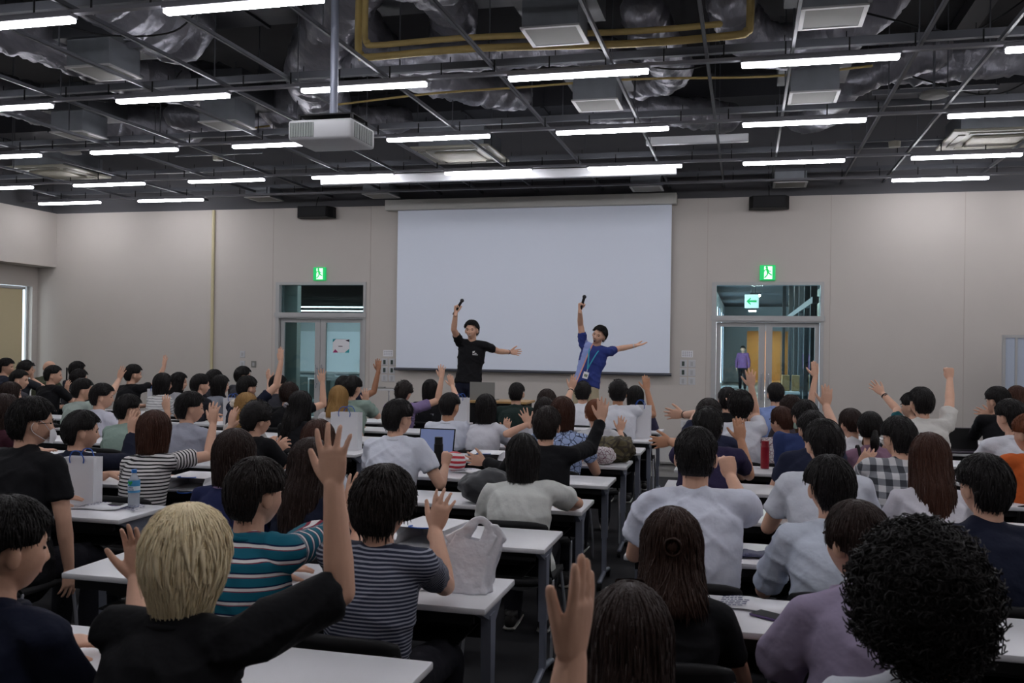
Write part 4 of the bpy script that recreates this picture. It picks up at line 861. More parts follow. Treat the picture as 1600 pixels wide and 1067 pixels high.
P['sailor'] = person(369, 671, 2, 'bob', 'dark', (36, 42, 78), 'woman with dark bob and navy top with lilac collar', fem=True, hy=.1, collar=(170, 150, 185))
P['bigman'] = person(54, 622, 2, 'short', 'black', BK, 'big man in black tee wearing a white face mask at left', hy=.65, by=.15, w_=1.28, loose=1.3, R={'down': 1})
P['bob_brown'] = person(243, 642, 3, 'bob', 'brown', (200, 200, 200), 'woman with brown bob and striped tee, right arm bent up', fem=True, pat=ST_BW, R=A((333, 662), (334, 628), (326, 712), curl=.15, spread=1.1), hy=.05, by=.05, loose=1.2, collar=(190, 186, 190))
P['navysleeve'] = person(131, 643, 3, 'short', 'black', NV, 'man in navy long sleeves raising his right hand, next to the paper bag', hy=.75, by=.3, R=A((206, 677), (208, 645), (199, 722), sleeve='long', curl=.15))
P['brownlow'] = person(499, 656, 3, 'bob', 'brown', WH, 'brown-haired person hidden behind the long-haired woman', fem=True, hy=.1)
P['whitebob'] = person(818, 678, 3, 'bob', 'black', (206, 208, 204), 'woman with straight black bob and off-white tee at the table end', fem=True, hy=-.1, by=-.05, R=A((862, 800), (850, 805), (903, 786), dy=.2), loose=1.5, w_=1.12, puff=1.15)
P['longright'] = person(1452, 677, 3, 'long', 'brown', (212, 210, 218), 'woman with long wavy brown hair and white blouse', fem=True, hy=-.15, loose=1.3, collar=WH)
P['white2'] = person(1286, 657, 3, 'short', 'black', WH, 'man in white tee directly behind the linen shirt man', hy=-.35, loose=1.4, w_=1.1)
P['curlyleft'] = person(404, 628, 4, 'curly', 'black', BK, 'person with curly black hair and black shirt, hands clasped', hy=.6, by=.3, R=A((430, 706), (447, 690), None, dy=.25, curl=.5), L=A((361, 668), (366, 632), None, dy=.1))
P['grayt'] = person(300, 613, 4.5, 'short', 'black', (150, 152, 164), 'man in grey tee behind the striped bob woman', hy=.8, by=.2, w_=1.12, loose=1.3)
P['polo'] = person(625, 625, 4, 'short', 'black', (214, 218, 230), 'man in white polo with glasses, right fist on the table', hy=.55, by=.1, R=A((696, 728), (699, 700), (688, 758), curl=1.3), collar=WH, loose=1.3, w_=1.08)
P['blacksuit'] = person(855, 636, 4, 'short', 'soft', BK, 'person in long black sleeves, right arm up and left arm stretched out', R=A((940, 656), (945, 595), (922, 700), sleeve='long', curl=.08, spread=.9), L=A((757, 722), (728, 716), (790, 735), sleeve='long', curl=.15, ef=1), sleeve='long', hy=.0, by=0, w_=1.05)
P['purple'] = person(1106, 637, 4, 'short', 'black', (50, 44, 72), 'man in dark purple tee, forearm raised beside the table', R=A((1158, 688), (1153, 648), (1170, 742), curl=.1, spread=.5), L=A((1048, 690), (1016, 692), (1070, 700), skin=1, curl=.2), hy=-.1, w_=1.1, skin='b')
P['plaid'] = person(1402, 652, 4, 'short', 'black', (150, 150, 155), 'man in grey and white checked shirt with raised wrist', pat=PLAID, hy=-.55, by=-.1, L=A((1343, 728), (1361, 706), (1338, 762), curl=.3), loose=1.4, w_=1.05, sleeve='elbow')
P['woman_ln'] = person(9, 616, 4, 'long', 'dark', (60, 30, 40), 'woman with long dark brown hair at the left edge', fem=True, hy=.7)
P['orange'] = person(1607, 648, 4.5, 'short', 'auburn', (190, 92, 44), 'person in orange tee cut off by the right edge', hy=-.6, L=A((1592, 752), (1575, 742), None, dy=.2))
P['bluecollar'] = person(1257, 626, 5.3, 'short', 'black', (52, 66, 110), 'man in dark blue shirt resting his left hand on the table', hy=-.3, L=A((1196, 759), (1172, 750), (1225, 755), sleeve='long'), sleeve='long', collar=(52, 66, 110), w_=1.1)
P['front70'] = person(1268, 643, 4.6, 'short', 'black', (40, 44, 64), 'dark-haired man squeezed between the blue shirt and the white tee', hy=-.3, R=A((1291, 634), (1293, 600), (1302, 668), curl=.15, spread=.5))
P['grn1'] = person(203, 617, 5, 'short', 'black', GR, 'man in sage green shirt lifting his right hand, left side', hy=.6, by=.2, R=A((262, 640), (257, 606), (258, 690), curl=.1, dy=-.1), loose=1.2, w_=1.05)
P['mapshirt'] = person(880, 620, 5, 'bob', 'brown', (150, 165, 205), 'person with brown hair in pale blue line-patterned shirt', pat=MAPP, hy=.1, w_=1.05)
P['behindsuit'] = person(851, 621, 6, 'bob', 'soft', WH, 'woman in white whose open left hand shows beside the black sleeve', fem=True, L=A((826, 662), (815, 638), None, curl=.05, spread=1.8, dy=-.1))
P['watchman'] = person(1108, 624, 5.1, 'short', 'soft', (40, 44, 66), 'man with a watch stretching his left arm sideways', L=A((1067, 648), (1036, 646), (1090, 648), curl=.15, spread=1.3), hy=0)
P['ponylilac'] = person(1360, 643, 5.3, 'tied', 'black', (140, 108, 128), 'woman in dusty pink top with dark ponytail and shoulder strap', fem=True, hy=.1, by=-.1)
P['polor'] = person(1577, 625, 5.3, 'short', 'black', (210, 212, 220), 'man in white polo near the right edge beside the laptop', hy=-.6, collar=WH, w_=1.05)
P['goldflower'] = person(386, 614, 5.5, 'mid', 'gold', (190, 185, 180), 'woman with golden brown hair and a white flower', fem=True, hy=.15)
P['clipwoman'] = person(471, 611, 5.5, 'long', 'black', BK, 'woman with long black hair and a dark flower clip', fem=True, hy=.35, by=.2)
P['lefthair'] = person(18, 597, 5.8, 'mid', 'dark', (40, 36, 44), 'dark brown-haired woman behind the one at the left edge', fem=True, hy=.7)
P['white163'] = person(162, 600, 5.8, 'short', 'black', (200, 200, 212), 'man in white tee leaning over his desk at left', hy=.95, by=.35, w_=1.1, loose=1.2)
P['wshirt'] = person(704, 614, 6, 'under', 'black', (212, 216, 228), 'man in white collared shirt with tanned right hand raised', hy=.25, R=A((731, 690), (736, 655), (738, 715), curl=.1, spread=.6), collar=WH, skin='b', loose=1.3)
P['bobwhite2'] = person(760, 616, 6, 'bob', 'black', (212, 212, 220), 'woman with black bob and white tee near the centre', fem=True, hy=0, R=A((790, 676), (794, 650), (797, 700), curl=.2), loose=1.3)
P['auburn'] = person(930, 624, 6, 'tied', 'auburn', (205, 205, 210), 'woman with auburn hair tied low near the camouflage bag', fem=True, R=A((969, 674), (975, 642), (975, 700), curl=.15))
P['clipgreen'] = person(1220, 635, 6, 'tied', 'brown', (200, 192, 196), 'woman in floral blouse with a pale green hair clip', fem=True, hy=-.9, by=-.2, pat=FLOR, L=A((1190, 692), (1175, 685), None, dy=.2))
P['scrunch'] = person(1328, 638, 6, 'tied', 'dark', (205, 205, 210), 'woman in white with a fluffy white scrunchie', fem=True, hy=-.6)
P['wfist'] = person(1438, 606, 6.2, 'short', 'black', (205, 203, 198), 'man in white shirt punching his right fist up at right', R=A((1484, 592), (1483, 570), (1484, 628), sleeve='short', curl=1.35), hy=-.35, by=-.15, w_=1.15, loose=1.4, collar=WH)
P['wt66'] = person(1157, 612, 6, 'shag', 'black', (212, 214, 222), 'man in white tee with right arm raised before the right doors', R=A((1174, 604), (1172, 568), (1181, 650), curl=.12, spread=1.2), hy=0, loose=1.2)
P['s8'] = person(131, 592, 6.7, 'short', 'black', (160, 172, 165), 'man in pale green shirt waving his right hand at left', hy=.8, by=.2, R=A((186, 593), (192, 577), (176, 612), curl=.05, spread=1.6))
P['blondegirl'] = person(530, 603, 6.7, 'mid', 'gold', (190, 188, 190), 'woman with straight golden hair before the left doors', fem=True, hy=0)
P['green2'] = person(552, 588, 7, 'short', 'black', GR, 'man in sage green collared shirt before the left doors', hy=.3, by=.1, collar=GR, w_=1.12, loose=1.3, R=A((573, 628), (570, 610), (590, 650)))
P['bluearm'] = person(388, 588, 7, 'short', 'black', NV, 'man in navy tee with his right arm straight up beside the left doors', hy=.5, by=.3, R=A((439, 565), (438, 540), (432, 602), curl=.08, spread=.4), w_=1.1)
P['s31'] = person(453, 598, 7.2, 'short', 'dark', BK, 'dark brown-haired person with right palm raised at the left doors', R=A((504, 598), (503, 578), (505, 632), curl=.05, spread=1.8))
P['b61'] = person(1235, 618, 7, 'short', 'dark', (60, 55, 60), 'dark-haired person with a thin right arm straight up by the right doors', fem=True, R=A((1274, 588), (1273, 562), (1268, 625), curl=.05, spread=.3))
P['b49'] = person(855, 609, 7.2, 'short', 'dark', (60, 45, 45), 'person with short reddish hair and a wristband on the raised arm', R=A((893, 608), (899, 583), (885, 630), curl=.1, spread=.7), hy=0)
P['tealman'] = person(1424, 614, 7.2, 'short', 'black', (28, 84, 92), 'man in teal tee stretching his left arm with a black watch', L=A((1379, 615), (1361, 598), (1402, 640), curl=.05, spread=1.6), hy=-.95, by=-.3)
P['suitman'] = person(1557, 605, 7.2, 'short', 'black', BK, 'man in black suit jacket with his left palm out, at right', L=A((1550, 650), (1527, 644), None, dy=.15, curl=.15, spread=1.3), sleeve='long', hy=-.7, by=-.3)
P['s66a'] = person(1137, 606, 7.6, 'short', 'black', BK, 'person in black with a pale curled hand raised before the right doors', R=A((1150, 634), (1142, 600), None, dy=-.2, curl=.5, spread=.5), hy=0)
P['curlwhite'] = person(966, 595, 7.5, 'curly', 'black', (212, 214, 222), 'man with fluffy black hair in white tee, tanned right arm bent up', R=A((1010, 604), (1008, 580), (1020, 648), curl=.1, spread=.4), skin='b', w_=1.12, loose=1.4, hy=-.1)
P['s12'] = person(256, 583, 7.7, 'bob', 'black', (190, 190, 190), 'woman with black bob and pale striped tee at left', fem=True, pat=ST_GR, hy=.7, by=.2)
P['s4'] = person(32, 578, 7.5, 'under', 'black', (60, 60, 66), 'young man facing right at the left edge, middle rows', hy=1.1, by=.3)
P['s18'] = person(315, 585, 7.6, 'short', 'black', (36, 36, 42), 'black-haired man two rows before the wall pipe', hy=.7)
P['s5'] = person(85, 571, 8, 'under', 'black', BK, 'man in black shirt with shaved sides, hand at his mouth', hy=.9, by=.25, R=A((104, 612), (106, 595), None, dy=.2), w_=1.1)
P['s42'] = person(632, 596, 8, 'curly', 'soft', (128, 112, 150), 'curly-haired man in lilac shirt, right arm raised left of the presenter', R=A((690, 590), (690, 567), (684, 626), curl=.1, spread=1.4, sleeve='short'), L=A((628, 628), (627, 605), (622, 650), curl=.15), hy=.2, loose=1.2, sleeve='long')
P['s48'] = person(808, 598, 8.2, 'under', 'black', (36, 48, 46), 'man in dark green tee right in front of the laptop desk', hy=0, w_=1.15)
P['s19b'] = person(346, 586, 8.3, 'bob', 'black', (130, 134, 144), 'woman in grey top with a dark bob near the wall pipe', fem=True, hy=.9)
P['s59'] = person(993, 603, 8.4, 'bob', 'black', (60, 58, 80), 'black-haired person right of the fluffy-haired man', hy=-.1)
P['s43'] = person(673, 593, 8.5, 'bob', 'black', BK, 'person with black bob and black tee printed on the back', R=A((707, 603), (702, 584), (713, 622), curl=.1, spread=.4), hy=0)
P['s7'] = person(125, 577, 8.5, 'short', 'black', (50, 50, 56), 'black-haired man behind the pale green shirt at left', hy=.6)
P['s10'] = person(210, 570, 8.5, 'short', 'black', BK, 'man in black tee raising his right arm against the left wall', hy=.7, by=.35, R=A((259, 567), (260, 545), (243, 602), curl=.06, spread=1.6), w_=1.15)
P['s13'] = person(281, 582, 8.7, 'mid', 'black', (150, 150, 154), 'woman with long black hair seen in profile at left', fem=True, hy=1.1, by=.4)
P['s56'] = person(911, 597, 8.8, 'curly', 'black', (212, 214, 220), 'curly-haired man in white tee under the blue presenter', hy=-.1, w_=1.05)
P['s67'] = person(1212, 598, 8.2, 'under', 'black', (132, 152, 200), 'man in light blue shirt in front of the right doors', hy=-.1, collar=(132, 152, 200), w_=1.15)
P['s30'] = person(436, 586, 9, 'short', 'black', (50, 50, 56), 'black-haired person with left palm up at the left door frame', L=A((420, 594), (417, 573), (422, 615), curl=.1, spread=.5))
P['s19'] = person(336, 578, 9, 'short', 'black', (44, 44, 50), 'black-haired man in front of the wall pipe, farther back', hy=.6)
P['s82'] = person(1588, 603, 9, 'mid', 'brown', (70, 52, 44), 'brown-haired woman before the blue-grey whiteboard', fem=True, hy=-.5)
P['s2'] = person(42, 564, 9, 'curly', 'black', (50, 52, 58), 'curly dark-haired man with a hand near his face at far left', hy=.9, R=A((50, 592), (50, 576), None, dy=.15, curl=.3))
P['s1'] = person(11, 560, 9.2, 'short', 'black', (44, 48, 60), 'man facing right at the very left edge, far rows', hy=1.15, by=.4)
P['s20'] = person(381, 573, 9.3, 'short', 'black', (60, 60, 66), 'man resting a palm on the back of his head, left of the left doors', L=A((372, 608), (374, 588), (362, 620), curl=.2))
P['s37'] = person(538, 588, 8.6, 'short', 'black', NV, 'man in navy raising a tanned right arm at the left doors', R=A((592, 576), (590, 552), (584, 612), curl=.15, spread=.6), skin='c', hy=.2)
P['s6'] = person(122, 565, 9.5, 'short', 'black', (44, 46, 58), 'black-haired man at far left near the wall', hy=.5)
P['s3'] = person(78, 562, 10, 'bald', 'black', (74, 78, 62), 'man with shaved head in olive green shirt at far left', hy=.9, by=.3, w_=1.2)

# ------------------------------------------------------------------ presenters on the stage
def legs(p, lk, rk, la, ra, col, m=None):      # standing trousers: knee and ankle offsets from the hips
    b = MB(); h = p['hip']; lat = p['lat']
    b.loft([h+p['tdir']*.0, h-np.array([0, 0, .03]), h-np.array([0, 0, .09])], [(.138, .090), (.156, .106), (.15, .11)], ref=lat, n=18)
    for sd, kn, an in ((1, rk, ra), (-1, lk, la)):
        P_ = crv([h+lat*sd*.085-np.array([0, 0, .05]), np.array(kn), np.array(an)], 6); b.loft(P_, lerpr([.098, .066, .055], 6), n=14, rnd=False)
    me = remesh(b, .014, 3, 'trousers', p['base']); me.materials.append(mcloth(col)); link('trousers', me, p['root'])
    s1, s2 = shoe_mesh()
    for an in (la, ra):
        q = link('shoe', s1, p['root'], Matrix.Translation(Vector(np.array(an)-p['base']-np.array([0, .0, .07]))) @ Matrix.Rotation(PI, 4, 'Z')); link('sole', s2, q)
ZS = .205
YP = 12.3
p = person(737, 501, 9, 'crop', 'black', BK, 'presenter in black tee, left arm out, right arm up with microphone', Y=YP, hy=PI, by=PI, pitch=.02, stand=True, feet=ZS, mouth=0, vox=.0045, group='presenters', R=A((712, 489), (713, 473), (709, 515), curl=.9, palm=(1, -.3, 0), wf=0, ef=0), L=A((797, 550), (821, 551), (779, 549), curl=.06, spread=1.4, palm=(0, -1, .3)), s=1.04, hipx=atY(731, 592, YP), w_=1.02, seed=3)
P['pres1'] = p; hx, hy_ = p['hip'][0], p['hip'][1]
legs(p, (hx+.10, hy_-.03, .68), (hx-.12, hy_-.02, .68), (hx+.13, hy_+.02, ZS+.075), (hx-.14, hy_+.02, ZS+.075), (30, 34, 50))
TT = twotone('two_tone_shirt', 'st', .52, (34, 52, 122), (136, 152, 206), (220, 150, 130))
q = person(941, 510, 9, 'crop', 'black', (34, 52, 122), 'presenter in blue two-tone shirt leaning sideways, both arms spread', Y=YP+.1, hy=PI+.25, by=PI+.0, pitch=.0, roll=-.36, stand=True, feet=ZS, mouth=1, vox=.0045, group='presenters', R=A((906, 485), (906, 468), (907, 507), curl=1.0, palm=(1, -.3, 0), wf=0, ef=0), L=A((993, 540), (1014, 536), (966, 545), curl=.1, spread=.4, palm=(0, -.2, 1)), s=1.02, hipx=atY(915, 596, YP+.1), pat=TT, shirtz='panel', seed=5)
P['pres2'] = q; hx, hy_ = q['hip'][0], q['hip'][1]
legs(q, (hx+.16, hy_-.03, .66), (hx-.10, hy_-.02, .66), (hx+.26, hy_+.02, ZS+.075), (hx-.10, hy_+.02, ZS+.075), (176, 164, 138))
# faces of the presenters
def on_head(p, name, fn, m, off): b = MB(); fn(b); return link(name, b.mesh(name, m, True), p['root'], p['HM'] @ Matrix.Translation(off))
on_head(P['pres1'], 'teeth', lambda b: b.loft(crv([(-.022, -.006, .006), (0, .002, -.001), (.022, -.006, .006)], 4), lerpr([.001, .0042, .001], 4), ref=(0, 0, 1), n=8), M_WHITE, (0, .0955, -.063))
on_head(P['pres2'], 'open_mouth', lambda b: b.ball((0, 0, 0), (.015, .006, .016), 16, 10), mat('mouth_dark', (84, 26, 26), .5), (0, .086, -.072))
on_head(P['pres2'], 'teeth', lambda b: b.loft([(-.010, 0, 0), (0, .002, 0), (.010, 0, 0)], [(.002, .003)]*3, n=8), M_WHITE, (0, .0915, -.060))
# shirt mark, lanyard, badge
r = P['pres1']['root']; N = P['pres1']['N']; bs = P['pres1']['base']
def flat(par, name, polys, m, org, ux, uz, th=.003):
    b = MB(); n_ = nrm(np.cross(ux, uz))
    for pl in polys: b.prism(pl, 0, th, lambda u, v, w_: tuple(np.asarray(org)+np.asarray(ux)*u+np.asarray(uz)*v+n_*w_))
    return b.build(name, m, par)
flat(r, 'chest_logo', [[(-.03, .03), (.0, .035), (-.012, .012), (-.028, .0)], [(-.03, -.008), (.04, -.012), (.04, -.022), (-.03, -.02)], [(.0, .012), (.03, .0), (.0, -.004)]], mat('print_white', (220, 220, 220), .7), N-bs+np.array([.085, -.152, -.14]), np.array([1, 0, 0.]), np.array([0, 0, 1.]), .02)
r = q['root']; N = q['N']; bs = q['base']; la = q['lat']; td = q['tdir']; M_LAN = mat('lanyard_teal', (40, 150, 180), .6)
def tp(u, v, w_=.13): return N-bs+la*u-td*v+q['fw']*w_
b = MB()
for sd in (-1, 1): PP = crv([tp(sd*.062, .015, .055), tp(sd*.05, .08, .135), tp(sd*.02-.0, .2, .152), tp(0, .30, .155)], 6); b.loft(PP, [(.009, .003)]*len(PP), ref=la, n=6)
ln = b.build('lanyard', M_LAN, r, True)
b = MB(); b.loft([tp(0, .30, .155), tp(0, .34, .155)], [.004]*2, n=6); b.build('badge_clip', M_WHITE, ln)
b = MB(); pl = [(-.036, -.045), (.036, -.045), (.036, .045), (-.036, .045)]; b.prism(pl, 0, .006, lambda u, v, w_: tuple(tp(u, .385-v, .155+w_))); bd = b.build('badge', M_PAPER, ln)
b = MB(); b.prism([(-.026, -.02), (.02, -.02), (.02, .015), (-.026, .015)], 0, .002, lambda u, v, w_: tuple(tp(u, .385-v, .161+w_))); b.build('badge_print', mat('badge_print', (120, 130, 110), .7), bd)
def wband(p, ai, lab, m, cat='watch', face=True):
    S, E_, W_, hd, pn, side, A_ = p['arms'][ai]; ax = nrm(W_-E_); c = W_-ax*.035; b = MB(); rf = nrm(np.cross(ax, pn)); y = np.cross(ax, rf)
    R0 = [c+(rf*math.cos(a)*.0305+y*math.sin(a)*.0275)*p['s'] for a in np.linspace(0, 2*PI, 21)]; b.loft(R0, [(.0022, .010)]*21, ref=ax*0+rf, n=6)
    t = empty('wristwatch' if cat == 'watch' else 'wristband', tuple(c), lab, cat); b.build('strap' if face else 'band', m, t, True, base=tuple(c))
    if face: b = MB(); nn = nrm(-pn); b.loft([c+nn*.027, c+nn*.036], [.017, .016], n=16, rnd=False); b.build('watch_case', M_BLACK, t, base=tuple(c))
wband(P['pres1'], 1, 'dark wristwatch on the outstretched arm of the black tee presenter', mat('strap_maroon', (56, 24, 30), .5)); wband(P['pres2'], 1, 'pale wristband on the outstretched arm of the blue shirt presenter', M_WHITE, 'wristband', False)
wband(P['watchman'], 1, 'black watch on the arm stretched sideways in front of the wall', M_BLACK); wband(P['tealman'], 1, 'black watch on the wrist of the teal tee man', M_BLACK); wband(P['plaid'], 1, 'white watch on the checked shirt man', M_WHITE); wband(P['b49'], 0, 'thin dark band on a raised wrist under the blue presenter', M_BLACK, 'wristband', False); wband(P['bluecollar'], 1, 'white band on the wrist of the dark blue shirt man', M_WHITE, 'wristband', False)
# microphones in the raised hands
def mic(p, lab, d):
    S, E_, W_, hd, pn, side, A_ = p['arms'][0]; c = W_+hd*.085+nrm(pn)*.035; d = nrm(d); t = empty('microphone', tuple(c), lab, 'microphone')
    b = MB(); b.loft([-d*.12, d*.07], [.015, .019], n=14); b.build('handle', M_BLACK, t, True); b = MB(); b.ball(d*.1, .027, 16, 10); b.build('mesh_head', mat('mic_mesh', (40, 40, 44), .5, metal=.4), t, True)
mic(P['pres1'], 'black microphone in the raised hand of the black tee presenter', (.55, -.1, .8)); mic(P['pres2'], 'black microphone in the raised hand of the blue shirt presenter', (.3, -.1, .95))
# passer-by in the corridor
c = person(1161, 536, 9, 'short', 'black', (120, 84, 130), 'man in purple shirt walking away down the bright corridor', Y=37.0, hy=PI, by=PI, stand=True, feet=0, vox=.012, group='corridor walker', T=(atY(1161, 536, 37)[0], 37.0, 1.72), trous=BK, sleeve='long', seed=1)
hx, hy_ = c['hip'][0], c['hip'][1]; legs(c, (hx+.09, hy_-.05, .5), (hx-.09, hy_, .5), (hx+.09, hy_-.1, .075), (hx-.09, hy_+.1, .075), (26, 26, 30))
c['root']['label'] = 'man in purple shirt and dark trousers far down the corridor'

# accessories worn by people (parts of them)
def wear(p, name, b, m, off=None, smooth=True): return link(name, b.mesh(name, m, smooth), p['root'], p['HM'] @ Matrix.Translation(off or (0, 0, 0)))
def flower(p, off, r, m, name='hair_flower', n=26):
    rs = random.Random(4); b = MB()
    for k in range(n):
        d = nrm([rs.uniform(-1, 1), rs.uniform(-1, .2), rs.uniform(-1, 1)]); b.ball(d*r*.6, (r*.5, r*.32, r*.42), 8, 6, rot=rotm(rs.uniform(0, 6), rs.uniform(0, 3)))
    return wear(p, name, b, m, off)
M_FLW = mat('flower_white', (222, 214, 200), .8)
flower(P['goldflower'], (-.075, -.075, .035), .042, M_FLW); flower(P['scrunch'], (.02, -.135, -.03), .055, M_FLW, 'scrunchie', 34)
flower(P['clipwoman'], (-.045, -.125, .0), .03, mat('clip_silver', (150, 145, 150), .3, metal=.5), 'hair_clip', 12)
b = MB(); b.loft(crv([(-.01, 0, -.04), (0, -.01, 0), (-.005, 0, .045)], 5), lerpr([(.012, .02), (.022, .03), (.012, .02)], 5), n=12); wear(P['clipgreen'], 'hair_clip', b, mat('clip_jade', (170, 196, 180), .4), (.01, -.14, -.0))
rs_ = random.Random(2); b = MB()
for k in range(46):
    v = k/45; b.ball((.008*math.sin(k*2.1)+.006*rs_.uniform(-1, 1), -.006*rs_.random(), -.055+.12*v), .0055*rs_.uniform(.7, 1.4), 7, 5)
wear(P['lavender'], 'hair_clip', b, mat('clip_jewels', (190, 150, 190), .15, metal=.6, var=.6, bscale=120), (.035, -.148, -.005))
def tail(p, base, pts, r, c, name='ponytail', n=60):
    rs = random.Random(9); b = MB(); Pm = crv(pts, 5); b.loft(Pm, lerpr([r*.7, r, r*.25], len(Pm)//2+1)[:len(Pm)] if len(pts) == 3 else [r]*len(Pm), n=12)
    for k in range(n):
        a = rs.uniform(0, 6.3); o = np.array([math.cos(a)*r, math.sin(a)*r*.8, 0])*rs.uniform(.6, 1.1); b.loft(Pm+o*np.sin(np.linspace(.3, 2.6, len(Pm)))[:, None], [.004*(1-.7*i/len(Pm)) for i in range(len(Pm))], n=4, rnd=False)
    return wear(p, name, b, mhair(HC[c], c), base)
tail(P['ponylilac'], (.03, -.12, -.05), [(0, 0, .03), (0, -.03, -.03), (0, -.01, -.10)], .03, 'black'); tail(P['clipgreen'], (.03, -.12, -.05), [(0, 0, .03), (.01, -.03, -.06), (.0, -.01, -.17)], .028, 'ash')
tail(P['auburn'], (.02, -.11, -.05), [(0, 0, .03), (.01, -.03, -.04), (0, -.01, -.12)], .028, 'auburn'); tail(P['scrunch'], (.02, -.13, -.06), [(0, 0, .03), (.01, -.02, -.04), (0, 0, -.10)], .024, 'ash')
def bun(p, off, r, c):
    rs = random.Random(5); b = MB(); b.ball((0, 0, 0), (r, r*.8, r), 14, 10)
    for k in range(40):
        a0 = rs.uniform(0, 6.3); d = rs.uniform(-.5, .5); PP = [(math.cos(a0+t)*r*1.02, d*r-.2*r*math.sin(t*2)-r*.3, math.sin(a0+t)*r*1.02) for t in np.linspace(0, 2.0, 7)]; b.loft(PP, [.0035]*7, n=4, rnd=False)
    return wear(p, 'hair_bun', b, mhair(HC[c], c), off)
bun(P['bunback'], (.0, -.116, .03), .026, 'umber'); bun(P['lavender'], (.045, -.115, -.01), .04, 'dark')
def glasses(p):
    b = MB()
    for sd in (-1, 1):
        b.loft([(sd*.033+.024*math.cos(a), .1, .004+.018*math.sin(a)) for a in np.linspace(0, 2*PI, 17)], [.0014]*17, n=5); b.loft([(sd*.057, .098, .008), (sd*.08, .05, .008), (sd*.084, -.01, .003)], [.0015]*3, n=5)
    b.loft([(-.01, .102, .006), (.01, .102, .006)], [.0014]*2, n=5); return wear(p, 'glasses', b, M_BLACK)
for k in ('polo', 'bigman', 'navyright', 'plaid'): glasses(P[k])
b = MB(); V = []; F = []      # folded white mask over mouth and nose
for i in range(9):
    for j in range(7):
        u = (i-4)/4; v = (j-3)/3; V.append((u*.068, .095*(1-.30*u*u)+.02*(1-v*v)*(1-u*u)+.004, -.062+v*.042*(1-.25*u*u)))
for i in range(8):
    for j in range(6): a = i*7+j; F.append((a, a+7, a+8, a+1))
b.add(V, F)
for sd in (-1, 1): b.loft(crv([(sd*.067, .068, -.03), (sd*.082, .02, .02), (sd*.088, -.02, .0), (sd*.085, -.012, -.04), (sd*.067, .068, -.09)], 4), [.0016]*17, n=5)
wear(P['bigman'], 'face_mask', b, M_PAPER)
# strap of the shoulder bag, printed back of the black tee
pp = P['ponylilac']; b = MB(); Nn = pp['N']-pp['base']; b.loft(crv([Nn-pp['lat']*.10+np.array([0, .10, -.1]), Nn-pp['lat']*.10+np.array([0, 0, .05]), Nn-pp['lat']*.07+np.array([0, -.135, -.12]), Nn+np.array([0, -.15, -.36])], 5), [(.012, .003)]*16, ref=pp['lat'], n=6); link('shoulder_strap', b.mesh('shoulder_strap', M_BLACK), pp['root'])
pp = P['s43']; Nn = pp['N']-pp['base']; b = MB()
for r_ in range(4):
    for k in range(9-r_): x = -.1+k*.024+r_*.01; b.box(x, -.145, -.1-r_*.03-(.022 if r_ == 0 else .01), x+.015, -.13, -.1-r_*.03)
o = link('back_print', b.mesh('back_print', mat('print_grey', (150, 150, 156), .8), False, (-Nn).tolist()), pp['root'])
# chairs
for (x, y, rz, d) in CHAIRS: chair(x, y-.02, 'black chair under the '+' '.join(d.replace(',', '').split()[:12]), -rz*.5)
# ------------------------------------------------------------------ things on the tables and floor
TZ = .721
def lay(x, y, z=TZ):      # the point seen at a pixel, kept inside the nearest table top
    p = atZ(x, y, z); best = None
    for bx, nm, rg in BL:
        for k in rg:
            yq = min(max(p[1], tabY(k)-.34), tabY(k)-.10); q = np.array([min(max(p[0]*yq/p[1], bx+.13), bx+1.67), yq, z]); d = np.linalg.norm(q-p)
            if best is None or d < best[0]: best = (d, q)
    return best[1]
def paper_bag(loc, lab, w_=.22, h=.30, d=.10, rz=0., lie=False):
    t = empty('paper_bag', tuple(loc), lab, 'paper bag', rz=rz)
    b = MB(); x, y = w_/2, d/2
    V = [(-x, -y, 0), (x, -y, 0), (x, y, 0), (-x, y, 0), (-x, -y, h), (x, -y, h), (x, y, h), (-x, y, h), (-x*.97, 0, h*.5), (x*.97, 0, h*.5), (-x*.9, 0, h), (x*.9, 0, h)]
    F = [(0, 3, 2, 1), (0, 1, 5, 4), (2, 3, 7, 6), (1, 2, 9), (1, 9, 11, 5), (2, 6, 11, 9), (0, 8, 3), (0, 4, 10, 8), (3, 8, 10, 7)]
    b.add(V, F); o = b.build('bag_body', M_PAPER, t); q = o.modifiers.new('s', 'SOLIDIFY'); q.thickness = .002
    for sy in (-1, 1):
        b = MB(); PP = crv([(-x*.4, sy*y*1.05, h*.9), (-x*.42, sy*y*1.1, h*1.0), (-x*.2, sy*y*1.2, h*1.14), (x*.2, sy*y*1.2, h*1.14), (x*.42, sy*y*1.1, h), (x*.4, sy*y*1.05, h*.9)], 4); b.loft(PP, [.0035]*len(PP), n=6); b.build('rope_handle', M_ROPE, t, True)
    if lie: t.rotation_euler = (PI/2, 0, rz); t.location.z += d/2+.006
    return t
paper_bag(lay(127, 770), 'tall white paper bag with blue rope handles behind the big man in black', .20, .27, .1, .15)
paper_bag(lay(541, 702), 'white paper bag with blue handles standing behind the raised hand', .26, .33, .1, 0.)
paper_bag(lay(364, 668), 'white paper bag standing left of the flower clip woman', .2, .3, .1, .2)
paper_bag(lay(1058, 684), 'white paper bag at the aisle end of a front table', .2, .3, .1, -.1)
paper_bag(lay(1000, 683), 'white paper bag on the right of the fluffy-haired man', .22, .34, .1, 0.)
paper_bag(lay(420, 634), 'small-looking white paper bag at the left doors, far row', .2, .3, .1, 0.)
paper_bag(lay(737, 655), 'white paper bag beside the black tee presenter legs', .2, .3, .1, 0.)
paper_bag(lay(697, 850), 'white paper bag lying open on the table before the striped tee', .26, .28, .09, -.15, True)
